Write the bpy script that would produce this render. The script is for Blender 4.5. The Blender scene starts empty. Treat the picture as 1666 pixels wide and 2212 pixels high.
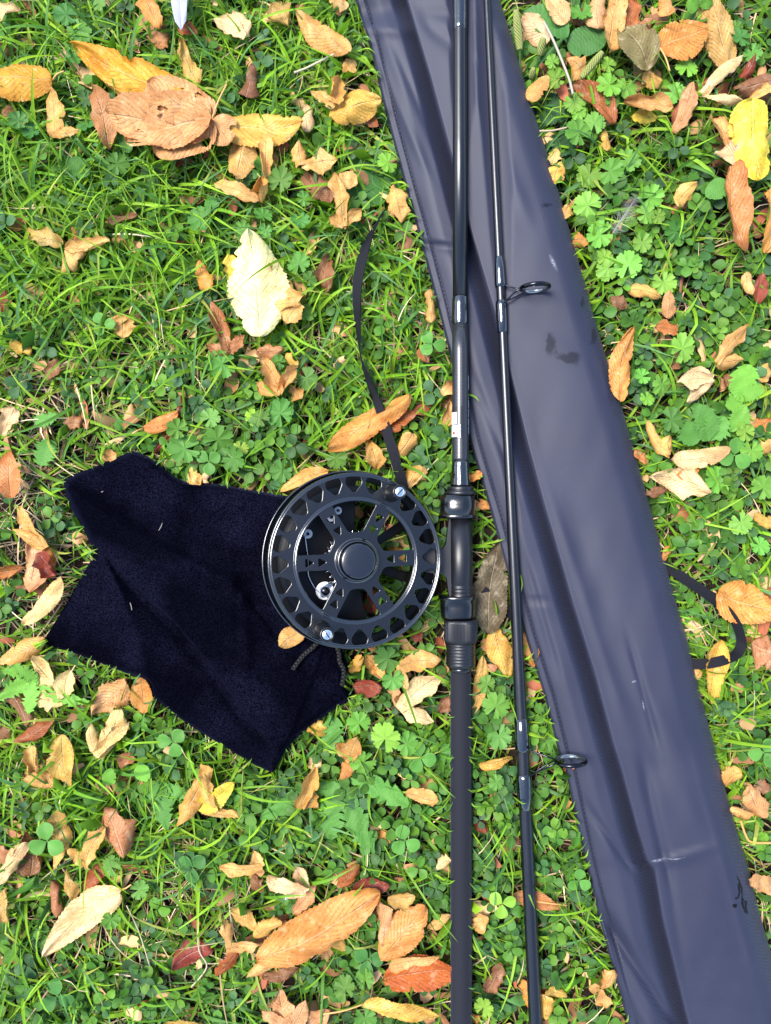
import bpy, bmesh, math, random
import numpy as np
from mathutils import Vector, Matrix, geometry

# ------------------------------------------------------------------ camera, sky, sun, exposure
scene = bpy.context.scene
COL = scene.collection
K = 0.00036                     # metres per photo unit on the soil
F_PX = 1635.0                   # focal length in the same units (phone main camera)
H = F_PX * K                    # camera height over the soil, about 0.59 m
CX, CY = 833.0, 1106.0

cam_d = bpy.data.cameras.new('camera'); cam = bpy.data.objects.new('camera', cam_d); COL.objects.link(cam)
cam.location = (0, 0, H)
cam_d.sensor_fit = 'HORIZONTAL'; cam_d.sensor_width = 36.0; cam_d.lens = 36.0 * F_PX / 1666.0
cam_d.clip_start = 0.02; cam_d.clip_end = 200.0
scene.camera = cam

SUN_EL, SUN_AZ = math.radians(63), math.radians(-66)      # azimuth from +Y towards +X
world = bpy.data.worlds.new('World'); scene.world = world; world.use_nodes = True
wn = world.node_tree.nodes; wl = world.node_tree.links
bg = wn['Background']; sky = wn.new('ShaderNodeTexSky'); sky.sky_type = 'NISHITA'
sky.sun_disc = False; sky.sun_elevation = SUN_EL; sky.sun_rotation = SUN_AZ
sky.air_density = 1.0; sky.dust_density = 1.0; sky.ozone_density = 1.5
bg.inputs['Strength'].default_value = 0.08
wl.new(sky.outputs[0], bg.inputs['Color'])

sun_d = bpy.data.lights.new('sun', 'SUN'); sun_d.energy = 1.5; sun_d.angle = math.radians(27); sun_d.color = (1.0, 0.97, 0.93)
sun = bpy.data.objects.new('sun', sun_d); COL.objects.link(sun)
sdir = Vector((math.sin(SUN_AZ) * math.cos(SUN_EL), math.cos(SUN_AZ) * math.cos(SUN_EL), math.sin(SUN_EL)))
sun.rotation_euler = sdir.to_track_quat('Z', 'Y').to_euler(); sun.location = sdir * 5

scene.view_settings.view_transform = 'Standard'; scene.view_settings.look = 'None'
scene.view_settings.exposure = 2.42; scene.view_settings.gamma = 1.0
scene.view_settings.use_curve_mapping = False
scene.cycles.max_bounces = 6; scene.cycles.transparent_max_bounces = 8

rng = np.random.default_rng(7); random.seed(7)

# ------------------------------------------------------------------ helpers
def P(x, y, z=0.0):
    s = K * (1 - z / H)
    return Vector(((x - CX) * s, (CY - y) * s, z))

def PX(w, z=0.025):
    return w * K * (1 - z / H)

def tag(o, label=None, cat=None, group=None, kind=None):
    if label: o['label'] = label
    if cat: o['category'] = cat
    if group: o['group'] = group
    if kind: o['kind'] = kind
    return o

def mesh_from(name, V, Fs, uv=None, smooth=True, cols=None):
    me = bpy.data.meshes.new(name)
    if isinstance(Fs, np.ndarray) and Fs.ndim == 2:
        V = np.asarray(V, dtype=np.float32); n = Fs.shape[1]
        me.vertices.add(len(V)); me.vertices.foreach_set('co', V.ravel())
        me.loops.add(Fs.size); me.loops.foreach_set('vertex_index', Fs.astype(np.int32).ravel())
        me.polygons.add(len(Fs)); me.polygons.foreach_set('loop_start', np.arange(0, Fs.size, n, dtype=np.int32))
        me.update(calc_edges=True); me.validate()
    else:
        me.from_pydata([tuple(v) for v in V], [], [tuple(f) for f in Fs]); me.update()
    if uv is not None:
        lay = me.uv_layers.new(name='UVMap')
        li = np.empty(len(me.loops), dtype=np.int32); me.loops.foreach_get('vertex_index', li)
        lay.data.foreach_set('uv', np.asarray(uv, dtype=np.float32)[li].ravel())
    if cols is not None:
        at = me.color_attributes.new('col', 'FLOAT_COLOR', 'POINT')
        c4 = np.ones((len(me.vertices), 4), dtype=np.float32); c4[:, :3] = cols
        at.data.foreach_set('color', c4.ravel())
    if smooth:
        me.polygons.foreach_set('use_smooth', np.ones(len(me.polygons), dtype=bool))
    return me

def obj(name, me, mat=None, parent=None):
    o = bpy.data.objects.new(name, me); COL.objects.link(o)
    if mat is not None and me is not None:
        me.materials.clear(); me.materials.append(mat)
    if parent is not None:
        o.parent = parent
        L = parent.location.copy(); p = parent.parent
        while p is not None:
            L += p.location; p = p.parent
        o.matrix_parent_inverse = Matrix.Translation(-L) if parent.get('_w') else Matrix.Identity(4)
    return o

def empty(name, loc):
    o = bpy.data.objects.new(name, None); COL.objects.link(o); o.location = loc; o.empty_display_size = 0.02
    o['_w'] = 1
    return o

# parts are built in world coordinates; parent them to an Empty at the thing's base.
def part(name, me, mat, root, sub=None):
    o = bpy.data.objects.new(name, me); COL.objects.link(o)
    me.materials.clear(); me.materials.append(mat)
    if sub is None:
        o.parent = root; o.matrix_parent_inverse = Matrix.Translation(-root.location)
    else:
        o.parent = sub
    return o

def grid_faces(nr, nc, closed=False):
    f = []
    for r in range(nr - 1):
        for c in range(nc if closed else nc - 1):
            c2 = (c + 1) % nc
            f.append((r * nc + c, r * nc + c2, (r + 1) * nc + c2, (r + 1) * nc + c))
    return f

def lathe(A, B, prof, seg=40, cap=True, xsec=None, up=None):
    """surface of revolution about the line A-B; prof = [(t along 0..1, radius)]; xsec(theta, t) scales the radius"""
    A = Vector(A); B = Vector(B); ax = (B - A); Ln = ax.length; ax.normalize()
    up = Vector((0, 0, 1)) if up is None else Vector(up)
    e1 = (up - ax * up.dot(ax)).normalized(); e2 = ax.cross(e1)      # theta 0 = up
    V = []; uv = []
    for (t, r) in prof:
        c = A + ax * (Ln * t)
        for k in range(seg):
            th = 2 * math.pi * k / seg
            rr = r * (xsec(th, t) if xsec else 1.0)
            V.append(c + e1 * (math.cos(th) * rr) + e2 * (math.sin(th) * rr)); uv.append((k / seg, t))
    Fc = grid_faces(len(prof), seg, True)
    if cap:
        Fc.append(tuple(range(seg - 1, -1, -1))); n = (len(prof) - 1) * seg; Fc.append(tuple(range(n, n + seg)))
    return V, Fc, uv

def tube(pts, r, seg=10, closed=False):
    pts = [Vector(p) for p in pts]; n = len(pts); V = []; uv = []
    rs = r if isinstance(r, (list, tuple)) else [r] * n
    prev = None; L = 0
    for i in range(n):
        a = pts[(i - 1) % n] if (closed or i > 0) else pts[i]; b = pts[(i + 1) % n] if (closed or i < n - 1) else pts[i]
        t = (b - a).normalized()
        ref = Vector((0, 0, 1)) if prev is None else prev
        if abs(t.dot(ref)) > 0.97 and prev is None: ref = Vector((1, 0, 0))
        e1 = (ref - t * ref.dot(t)).normalized(); prev = e1; e2 = t.cross(e1)
        if i: L += (pts[i] - pts[i - 1]).length
        for k in range(seg):
            th = 2 * math.pi * k / seg
            V.append(pts[i] + e1 * (math.cos(th) * rs[i]) + e2 * (math.sin(th) * rs[i])); uv.append((k / seg, L * 1000))
    Fc = grid_faces(n, seg, True)
    if closed:
        for k in range(seg): Fc.append(((n - 1) * seg + k, (n - 1) * seg + (k + 1) % seg, (k + 1) % seg, k))
    else:
        Fc.append(tuple(range(seg - 1, -1, -1))); Fc.append(tuple(range((n - 1) * seg, n * seg)))
    return V, Fc, uv

def smooth_path(pts, n=8):
    """Catmull-Rom through the points (tuples of any length)"""
    pts = [np.array(p, dtype=float) for p in pts]; out = []
    for i in range(len(pts) - 1):
        p0 = pts[max(i - 1, 0)]; p1 = pts[i]; p2 = pts[i + 1]; p3 = pts[min(i + 2, len(pts) - 1)]
        for j in range(n):
            t = j / n
            out.append(0.5 * (2 * p1 + (p2 - p0) * t + (2 * p0 - 5 * p1 + 4 * p2 - p3) * t * t + (3 * p1 - p0 - 3 * p2 + p3) * t ** 3))
    out.append(pts[-1]); return out

# ------------------------------------------------------------------ materials
class NT:
    def __init__(s, name):
        s.m = bpy.data.materials.new(name); s.m.use_nodes = True; s.t = s.m.node_tree
        s.b = s.t.nodes['Principled BSDF']; s.out = s.t.nodes['Material Output']
    def n(s, typ, **kw):
        o = s.t.nodes.new(typ)
        for k, v in kw.items(): setattr(o, k, v)
        return o
    def l(s, a, b): s.t.links.new(a, b)
    def set(s, **kw):
        for k, v in kw.items():
            i = s.b.inputs[k.replace('_', ' ')]
            i.default_value = (*v, 1) if isinstance(v, tuple) and len(v) == 3 else v
    def math(s, op, a, b=None, c=None, clamp=False):
        o = s.n('ShaderNodeMath', operation=op); o.use_clamp = clamp
        for i, x in enumerate((a, b, c)):
            if x is None: continue
            if isinstance(x, (int, float)): o.inputs[i].default_value = x
            else: s.l(x, o.inputs[i])
        return o.outputs[0]
    def mix(s, fac, a, b, mode='MIX'):
        o = s.n('ShaderNodeMix', data_type='RGBA', blend_type=mode)
        for i, x in ((0, fac), (6, a), (7, b)):
            if isinstance(x, (int, float)): o.inputs[i].default_value = x
            elif isinstance(x, tuple): o.inputs[i].default_value = (*x, 1)
            else: s.l(x, o.inputs[i])
        return o.outputs[2]
    def ramp(s, fac, *stops):
        o = s.n('ShaderNodeValToRGB'); e = o.color_ramp.elements
        while len(e) < len(stops): e.new(0.5)
        for i, (p, c) in enumerate(stops): e[i].position = p; e[i].color = (*c, 1) if isinstance(c, tuple) else (c, c, c, 1)
        s.l(fac, o.inputs[0]); return o.outputs[0]
    def noise(s, vec, scale, detail=3, rough=0.55, dim='3D'):
        o = s.n('ShaderNodeTexNoise', noise_dimensions=dim); o.inputs['Scale'].default_value = scale
        o.inputs['Detail'].default_value = detail; o.inputs['Roughness'].default_value = rough
        if vec is not None: s.l(vec, o.inputs['Vector'])
        return o.outputs[0]
    def bump(s, h, strength, dist):
        o = s.n('ShaderNodeBump'); o.inputs['Strength'].default_value = strength; o.inputs['Distance'].default_value = dist
        s.l(h, o.inputs['Height']); s.l(o.outputs[0], s.b.inputs['Normal']); return o

def obj_co(t): return t.n('ShaderNodeTexCoord').outputs['Object']
def uv_co(t): return t.n('ShaderNodeTexCoord').outputs['UV']

def plain(name, base, rough, ior=1.5, metal=0.0, bump=None, coat=0.0, sheen=0.0, mottled=0.0):
    t = NT(name); t.set(Base_Color=base, Roughness=rough, IOR=ior, Metallic=metal, Coat_Weight=coat)
    if sheen: t.set(Sheen_Weight=sheen, Sheen_Roughness=0.4, Sheen_Tint=(0.75, 0.8, 1.0))
    g = t.n('ShaderNodeNewGeometry').outputs['Position']
    if mottled:
        nz = t.noise(g, 90, 4)
        t.l(t.math('MULTIPLY_ADD', nz, mottled, rough - mottled * 0.5), t.b.inputs['Roughness'])
    if bump:
        t.bump(t.noise(g, bump[0], 3), bump[1], bump[2])
    return t.m

# ------------------------------------------------------------------ gear materials
M = {}
M['blank'] = plain('satin_black_blank', (0.003, 0.003, 0.005), 0.30, 1.55, bump=(1500, 0.05, 0.0002), mottled=0.12)
M['epoxy'] = plain('glossy_epoxy_whipping', (0.001, 0.001, 0.002), 0.08, 1.95, bump=(260, 0.3, 0.0006))
M['gloss'] = plain('glossy_black_plastic', (0.002, 0.002, 0.003), 0.22, 1.6, bump=(150, 0.12, 0.0006), mottled=0.1)
M['satin'] = plain('satin_black_plastic', (0.0035, 0.0035, 0.0055), 0.40, 1.5, bump=(1800, 0.1, 0.0002), mottled=0.15)
M['foam'] = plain('black_foam_grip', (0.0055, 0.0055, 0.0095), 0.8, 1.35, bump=(2600, 0.5, 0.0004), sheen=0.10)
M['anod'] = plain('black_anodised_metal', (0.002, 0.002, 0.003), 0.27, 1.62, bump=(900, 0.04, 0.0002), mottled=0.14)
M['anod_dark'] = plain('dark_anodised_metal', (0.0008, 0.0008, 0.0012), 0.4, 1.3, bump=(900, 0.05, 0.0002), mottled=0.1)
M['rim'] = plain('polished_black_rim', (0.003, 0.003, 0.004), 0.16, 1.9, bump=(700, 0.03, 0.0002))
M['knob'] = plain('black_knob_plastic', (0.004, 0.004, 0.005), 0.3, 1.5, mottled=0.1)
M['steel'] = plain('bright_steel', (0.78, 0.78, 0.80), 0.22, 1.5, metal=1.0, bump=(1500, 0.2, 0.0003), mottled=0.2)
M['nickel'] = plain('white_nylon_washer', (0.8, 0.8, 0.78), 0.35)
M['ceramic'] = plain('dark_ceramic_ring', (0.02, 0.02, 0.025), 0.06, 2.8)
M['chrome'] = plain('black_chrome_wire', (0.035, 0.035, 0.042), 0.15, 1.5, metal=1.0)
M['white_ink'] = plain('white_printed_ink', (0.8, 0.8, 0.8), 0.4)
M['black_ink'] = plain('black_printed_ink', (0.01, 0.01, 0.012), 0.3)
M['red_ink'] = plain('red_printed_ink', (0.5, 0.02, 0.02), 0.4)
M['thread'] = plain('black_sewing_thread', (0.008, 0.008, 0.012), 0.8)

def m_carbon():
    t = NT('woven_carbon_sleeve'); uv = uv_co(t)
    mp = t.n('ShaderNodeMapping'); mp.inputs['Scale'].default_value = (30, 78, 1); t.l(uv, mp.inputs[0])
    ck = t.n('ShaderNodeTexChecker'); ck.inputs['Scale'].default_value = 1.0; t.l(mp.outputs[0], ck.inputs['Vector'])
    col = t.mix(ck.outputs['Fac'], (0.0004, 0.0004, 0.0007), (0.022, 0.022, 0.030)); t.l(col, t.b.inputs['Base Color'])
    t.set(IOR=1.55, Coat_Weight=0.12, Coat_Roughness=0.15)
    t.l(t.math('MULTIPLY_ADD', ck.outputs['Fac'], -0.16, 0.42), t.b.inputs['Roughness'])
    t.bump(ck.outputs['Fac'], 0.25, 0.0002); return t.m
M['carbon'] = m_carbon()

def m_bag():
    t = NT('grey_black_nylon_twill'); uv = uv_co(t); sx = t.n('ShaderNodeSeparateXYZ'); t.l(uv, sx.inputs[0])
    g = t.n('ShaderNodeNewGeometry').outputs['Position']
    tw = t.n('ShaderNodeTexWave', wave_type='BANDS', bands_direction='DIAGONAL'); tw.inputs['Scale'].default_value = 330; tw.inputs['Distortion'].default_value = 0.6
    t.l(g, tw.inputs['Vector'])
    mot = t.noise(g, 14, 5, 0.6); fine = t.noise(g, 1100, 2)
    base = t.mix(t.ramp(mot, (0.35, 0.0), (0.7, 1.0)), (0.0125, 0.0138, 0.0310), (0.0180, 0.0196, 0.0405))
    base = t.mix(t.math('MULTIPLY', tw.outputs['Fac'], 0.6), base, (0.0070, 0.0078, 0.0185))
    # damp stains: a few blots with outlines of their own
    wn_ = t.n('ShaderNodeTexNoise'); wn_.inputs['Scale'].default_value = 90; wn_.inputs['Detail'].default_value = 3; t.l(g, wn_.inputs['Vector'])
    wv = t.n('ShaderNodeVectorMath', operation='MULTIPLY_ADD'); t.l(wn_.outputs['Color'], wv.inputs[0]); wv.inputs[1].default_value = (0.016, 0.016, 0); wv.inputs[2].default_value = (-0.008, -0.008, 0)
    ad = t.n('ShaderNodeVectorMath', operation='ADD'); t.l(g, ad.inputs[0]); t.l(wv.outputs[0], ad.inputs[1])
    stain = None
    for (x, y, rx, ry, a) in [(1190, 748, 12, 26, 15), (1226, 772, 36, 12, 10), (1290, 720, 10, 26, 20), (1182, 443, 20, 4, -22), (1262, 650, 8, 14, 0)]:
        c = P(x, y, 0.03); mpn = t.n('ShaderNodeMapping', vector_type='TEXTURE'); mpn.inputs['Location'].default_value = (c.x, c.y, 0.03)
        mpn.inputs['Rotation'].default_value = (0, 0, math.radians(-a)); mpn.inputs['Scale'].default_value = (PX(rx), PX(ry), 0.2); t.l(ad.outputs[0], mpn.inputs[0])
        ln = t.n('ShaderNodeVectorMath', operation='LENGTH'); t.l(mpn.outputs[0], ln.inputs[0])
        mk = t.ramp(ln.outputs['Value'], (0.55, 1.0), (1.1, 0.0)); stain = mk if stain is None else t.math('MAXIMUM', stain, mk)
    base = t.mix(t.math('MULTIPLY', stain, 0.75), base, (0.004, 0.004, 0.008))
    drop = None
    for (x, y, rx, ry, a) in [(1603, 1932, 5, 44, 14), (1592, 1925, 4, 16, -5), (1590, 1955, 6, 6, 0), (1620, 1962, 7, 12, 0)]:
        c = P(x, y, 0.03); mpn = t.n('ShaderNodeMapping', vector_type='TEXTURE'); mpn.inputs['Location'].default_value = (c.x, c.y, 0.03)
        mpn.inputs['Rotation'].default_value = (0, 0, math.radians(a)); mpn.inputs['Scale'].default_value = (PX(rx), PX(ry), 0.2); t.l(ad.outputs[0], mpn.inputs[0])
        ln = t.n('ShaderNodeVectorMath', operation='LENGTH'); t.l(mpn.outputs[0], ln.inputs[0])
        mk = t.ramp(ln.outputs['Value'], (0.8, 1.0), (1.0, 0.0)); drop = mk if drop is None else t.math('MAXIMUM', drop, mk)
    base = t.mix(drop, base, (0.004, 0.004, 0.006))
    scuff = None
    for (x, y, rx, ry, a) in [(1428, 1866, 19, 4, 8), (1460, 1858, 26, 1.5, 12), (1195, 568, 5, 22, 25), (1372, 1474, 6, 3, 30), (1393, 1527, 2, 14, 10)]:
        c = P(x, y, 0.03); mpn = t.n('ShaderNodeMapping', vector_type='TEXTURE'); mpn.inputs['Location'].default_value = (c.x, c.y, 0.03)
        mpn.inputs['Rotation'].default_value = (0, 0, math.radians(a)); mpn.inputs['Scale'].default_value = (PX(rx), PX(ry), 0.2); t.l(g, mpn.inputs[0])
        ln = t.n('ShaderNodeVectorMath', operation='LENGTH'); t.l(mpn.outputs[0], ln.inputs[0])
        mk = t.ramp(ln.outputs['Value'], (0.2, 1.0), (1.1, 0.0)); scuff = mk if scuff is None else t.math('MAXIMUM', scuff, mk)
    scuff = t.math('MULTIPLY', scuff, t.ramp(fine, (0.4, 0.0), (0.6, 1.0)))
    base = t.mix(t.math('MULTIPLY', scuff, 0.6), base, (0.35, 0.35, 0.40))
    t.l(t.math('SUBTRACT', 0.5, t.math('MULTIPLY', t.math('MAXIMUM', t.math('MULTIPLY', stain, 0.55), drop), 0.42)), t.b.inputs['Specular IOR Level'])
    t.l(base, t.b.inputs['Base Color']); t.set(IOR=1.42, Sheen_Weight=0.05, Sheen_Roughness=0.5, Sheen_Tint=(0.75, 0.8, 1.0))
    t.l(t.math('MULTIPLY_ADD', mot, 0.12, 0.48), t.b.inputs['Roughness'])
    h = t.math('ADD', t.math('MULTIPLY', tw.outputs['Fac'], 0.5), t.math('MULTIPLY', fine, 0.5)); t.bump(h, 0.4, 0.0004)
    return t.m
M['bag'] = m_bag()

def m_fleece():
    t = NT('navy_black_fleece'); g = t.n('ShaderNodeNewGeometry').outputs['Position']
    f1 = t.noise(g, 900, 3, 0.7); f2 = t.noise(g, 40, 4)
    nap = t.ramp(t.noise(g, 22, 3, 0.5), (0.40, 0.25), (0.62, 1.0)); sp = t.math('MULTIPLY', t.ramp(f1, (0.40, 0.0), (0.66, 1.0)), nap)
    c = t.mix(sp, (0.0004, 0.0004, 0.0011), (0.0085, 0.0089, 0.0215)); c = t.mix(t.math('MULTIPLY', f2, 0.4), c, (0.0012, 0.0012, 0.003))
    t.l(c, t.b.inputs['Base Color']); t.set(Roughness=0.95, Specular_IOR_Level=0.0, Sheen_Weight=0.30, Sheen_Roughness=0.30, Sheen_Tint=(0.085, 0.092, 0.21))
    t.bump(f1, 0.35, 0.0008); return t.m
M['fleece'] = m_fleece()

def m_tape():
    t = NT('black_woven_tape'); uv = uv_co(t); g = t.n('ShaderNodeNewGeometry').outputs['Position']
    w = t.n('ShaderNodeTexWave', wave_type='BANDS', bands_direction='DIAGONAL'); w.inputs['Scale'].default_value = 420; t.l(g, w.inputs['Vector'])
    c = t.mix(w.outputs['Fac'], (0.0015, 0.0015, 0.003), (0.005, 0.005, 0.009)); t.l(c, t.b.inputs['Base Color']); t.set(Roughness=0.7, IOR=1.3)
    t.bump(w.outputs['Fac'], 0.5, 0.0004); return t.m
M['tape'] = m_tape()

def m_cord():
    t = NT('flecked_drawcord'); uv = uv_co(t)
    mp = t.n('ShaderNodeMapping'); mp.inputs['Scale'].default_value = (6, 0.75, 1); mp.inputs['Rotation'].default_value = (0, 0, 0.0); t.l(uv, mp.inputs[0])
    ck = t.n('ShaderNodeTexChecker'); ck.inputs['Scale'].default_value = 1.0; t.l(mp.outputs[0], ck.inputs['Vector'])
    c = t.mix(ck.outputs['Fac'], (0.0006, 0.0006, 0.0008), (0.022, 0.021, 0.020)); t.l(c, t.b.inputs['Base Color']); t.set(Roughness=0.8, IOR=1.2); return t.m
M['cord'] = m_cord()

GEAR = []          # meshes in world coordinates that press the plants down
def gpart(name, geo, mat, root, sub=None, smooth=True, press=True):
    V, Fc, uv = geo if len(geo) == 3 else (geo[0], geo[1], None)
    me = mesh_from(name, V, Fc, uv, smooth)
    if press: GEAR.append(np.array([tuple(v) for v in V]))
    return part(name, me, mat, root, sub)

def join(*geos):
    V = []; Fc = []; uv = []
    for g in geos:
        n = len(V); V += list(g[0]); Fc += [tuple(i + n for i in f) for f in g[1]]; uv += list(g[2]) if len(g) > 2 and g[2] is not None else [(0, 0)] * len(g[0])
    return V, Fc, uv

# ------------------------------------------------------------------ rod axes
R1a, R1b = P(997, 2330, 0.0205), P(993, -120, 0.0322)
R2a, R2b = P(1163, 2330, 0.0200), P(1046, -120, 0.0325)
def on_axis(a, b, y):
    """point of the line a-b that is seen at photo height y"""
    lo, hi = 0.0, 1.0
    for _ in range(40):
        m = (lo + hi) / 2; q = a.lerp(b, m); yy = CY - q.y / (K * (1 - q.z / H))
        if yy > y: lo = m
        else: hi = m
    return a.lerp(b, (lo + hi) / 2)
def R1(y): return on_axis(R1a, R1b, y)
def R2(y): return on_axis(R2a, R2b, y)

def rod_piece(name, axis, ys, mat, root, seg=40, sub=None, xsec=None, cap=True):
    """ys = [(photo y, full width in photo units)], top to bottom"""
    A = axis(ys[0][0]); B = axis(ys[-1][0]); n = (B - A).length; prof = []
    for y, w in ys:
        q = axis(y); prof.append(((q - A).length / n, PX(w, q.z) / 2))
    return gpart(name, lathe(A, B, prof, seg, cap, xsec), mat, root, sub)

# ------------------------------------------------------------------ rod bag
YK = [-260, 0, 100, 240, 385, 510, 640, 770, 953, 1100, 1363, 1506, 1626, 1660, 1859, 1993, 2212, 2440]
LK = [688, 768, 800, 832, 871, 906, 940, 973, 1015, 1059, 1132, 1177, 1207, 1221, 1264, 1297, 1357, 1420]
FYK = [-260, 0, 167, 353, 483, 563, 680, 843, 953, 1100, 1156, 1306, 1456, 1606, 1660, 1793, 1858, 1876, 1986, 2212, 2440]
FK = [801, 879, 929, 979, 1012, 1035, 1069, 1111, 1137, 1177, 1194, 1237, 1284, 1324, 1341, 1377, 1398, 1413, 1431, 1487, 1540]
RYK = [-260, 0, 97, 213, 367, 533, 730, 880, 1067, 1240, 1390, 1490, 1640, 1743, 1876, 1983, 2212, 2440]
RK = [994, 1080, 1111, 1144, 1194, 1241, 1297, 1344, 1397, 1444, 1487, 1511, 1551, 1577, 1617, 1644, 1712, 1775]
def BL(y): return np.interp(y, YK, LK)
def BF(y): return np.interp(y, FYK, FK)
def BR(y): return np.interp(y, RYK, RK)

def sm(x): x = np.clip(x, 0, 1); return x * x * (3 - 2 * x)
def seg_ridge(x, y, p, q, w, amp, fall=60):
    p = np.array(p, float); q = np.array(q, float); d = q - p; L = np.hypot(*d); d /= L
    t = (x - p[0]) * d[0] + (y - p[1]) * d[1]; n = -(x - p[0]) * d[1] + (y - p[1]) * d[0]
    e = np.clip(t, 0, L); end = np.exp(-((t - e) / fall) ** 2)
    return amp * np.exp(-(n / w) ** 2) * end
WR_PH = rng.uniform(0, 6.28, 24)
def wrinkle(x, y, s=1.0):
    z = np.zeros_like(x)
    for i in range(8):
        a = math.radians(75 + 7 * math.sin(i * 2.3)); f = (0.022, 0.035, 0.05, 0.012, 0.028, 0.06, 0.017, 0.041)[i]
        # ripples that run nearly along the bag
        u = (x + 0.27 * y); v = y
        z += (0.7 / (1 + i * 0.35)) * np.sin(u * f * 1.6 + WR_PH[i] + 0.9 * np.sin(v * 0.0042 + WR_PH[i + 8])) * np.sin(v * 0.0055 * (1 + 0.2 * i) + WR_PH[i + 16])
    return z * 0.00030 * s
def press(V):
    """cloth sinks under the two rod sections"""
    V = np.array(V)
    for a, b, rad in ((R1a, R1b, 0.0053), (R2a, R2b, 0.0036)):
        a_ = np.array(a); b_ = np.array(b); d = b_ - a_; t = (V[:, 1] - a_[1]) / d[1]
        cx = a_[0] + t * d[0]; cz = a_[2] + t * d[2]; dist = np.abs(V[:, 0] - cx)
        capz = cz - rad - 0.0004 + dist ** 2 / 0.030
        V[:, 2] = np.where(dist < 0.022, np.minimum(V[:, 2], capz), V[:, 2])
    return V

def PA(x, y, z):
    s = K * (1 - z / H); return np.stack([(x - CX) * s, (CY - y) * s, z], -1)

bag = empty('rod_bag', P(1230, 1106, 0.0))
tag(bag, 'long grey-black nylon rod bag lying diagonally under the two rod sections', 'rod bag')
ys = np.arange(-250, 2430, 9.0); nR = len(ys)
# lower panel with its hem
sc = np.concatenate([np.linspace(0, 0.16, 10), np.linspace(0.18, 1.22, 52)]); nC = len(sc)
Y, S = np.meshgrid(ys, sc, indexing='ij'); Lx = BL(Y); Fx = BF(Y); X = Lx + S * (Fx - Lx)
zl = 0.0165 + 0.0075 * sm(S / 0.5) - 0.0145 * sm((S - 0.66) / 0.34)
zl += wrinkle(X, Y, 0.55) * sm(S / 0.2)
zl += seg_ridge(X, Y, (1325, 2010), (1450, 2205), 13, -0.0045) + seg_ridge(X, Y, (1300, 2050), (1400, 2215), 16, 0.0025)
zl += seg_ridge(X, Y, (770, 62), (890, 66), 14, 0.0022) + seg_ridge(X, Y, (775, 25), (890, 15), 22, -0.0026)
zl += seg_ridge(X, Y, (905, 512), (985, 522), 6, 0.0016) + seg_ridge(X, Y, (905, 526), (985, 536), 10, -0.0022)
zl += seg_ridge(X, Y, (810, 110), (905, 330), 9, 0.0009) + seg_ridge(X, Y, (850, 100), (950, 330), 9, -0.0010)
zl += seg_ridge(X, Y, (1150, 1260), (1190, 1400), 9, -0.0016) + seg_ridge(X, Y, (1310, 1800), (1345, 1850), 8, -0.0022) + seg_ridge(X, Y, (1150, 1296), (1180, 1300), 4, -0.0014)
zl += seg_ridge(X, Y, (1030, 640), (1075, 760), 8, 0.0012) + seg_ridge(X, Y, (1040, 860), (1100, 1010), 10, -0.0014)
# hem: doubled strip standing a little proud, with a sewn groove
hem_px = 19.0; dl = (X - Lx)
zl += np.where(dl < hem_px, 0.0008, 0.0) - 0.0009 * np.exp(-((dl - hem_px - 1) / 2.6) ** 2)
zl -= 0.0035 * (1 - sm(dl / 5.0))
V = PA(X, Y, zl).reshape(-1, 3); V = press(V)
lower = gpart('lower_panel', ([Vector(v) for v in V], grid_faces(nR, nC), [(a, b) for a, b in zip((X / 1000).ravel(), (Y / 1000).ravel())]), M['bag'], bag)
# second skin underneath so the cloth has thickness
# upper panel folded over the lower one
V_ = []
edge = [(-90 + 22.5 * i) for i in range(9)]
um = np.linspace(0.0, 1.0, 46); psi = np.radians(np.linspace(0, 150, 14))
cols_x = []; cols_z = []
yy = ys
Fl = BF(yy); Rr = BR(yy); wid = Rr - Fl
zt_edge = 0.0225
rr = 0.24 * wid
for a in edge:
    a = math.radians(a); cols_x.append(Fl + 7 * (1 - math.cos(a))); cols_z.append(np.full_like(yy, zt_edge + 0.0021 * math.sin(a)))
x0 = Fl + 7; x1 = Rr - rr
ztop = zt_edge + 0.0021
for u in um[1:]:
    cols_x.append(x0 + u * (x1 - x0)); cols_z.append(ztop + 0.0065 * math.sin(u * math.pi / 2) ** 1.2 + 0 * yy)
zc_ = 0.0125; hh = ztop + 0.0065 - zc_
for p_ in psi[1:]:
    s_ = math.sin(p_) if p_ < math.pi / 2 else math.sin(p_)
    cols_x.append(x1 + rr * s_); cols_z.append(zc_ + hh * math.cos(p_) ** 1 * (1 if p_ < math.pi / 2 else 0.5) + 0 * yy)
X = np.stack(cols_x, 1); Z = np.stack(cols_z, 1); Y = np.repeat(yy[:, None], X.shape[1], 1)
U = (X - Fl[:, None]) / wid[:, None]
soft = sm((U - 0.03) / 0.15)
Z = Z + wrinkle(X + 300, Y, 0.6) * soft
for p, q, w, a in [((1250, 1150), (1420, 1640), 26, -0.0018), ((1215, 1170), (1330, 1500), 15, 0.0011), ((1330, 1380), (1480, 1660), 20, 0.0012),
                   ((1375, 1440), (1408, 1560), 8, -0.0016), ((1455, 1400), (1490, 1560), 12, -0.0012), ((1400, 1700), (1432, 1850), 12, -0.0022),
                   ((1415, 1868), (1490, 1846), 7, 0.0016), ((1440, 1640), (1500, 1760), 20, 0.0012), ((1180, 700), (1290, 760), 30, -0.0012),
                   ((1520, 1690), (1620, 2050), 14, 0.0010), ((1440, 1880), (1470, 2100), 14, -0.0012), ((1000, 120), (1120, 420), 14, 0.0010),
                   ((1120, 880), (1200, 1130), 12, 0.0010), ((930, 60), (1000, 110), 16, -0.0014), ((960, 30), (1090, 44), 14, -0.0016)]:
    Z = Z + seg_ridge(X, Y, p, q, w, a) * soft
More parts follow.
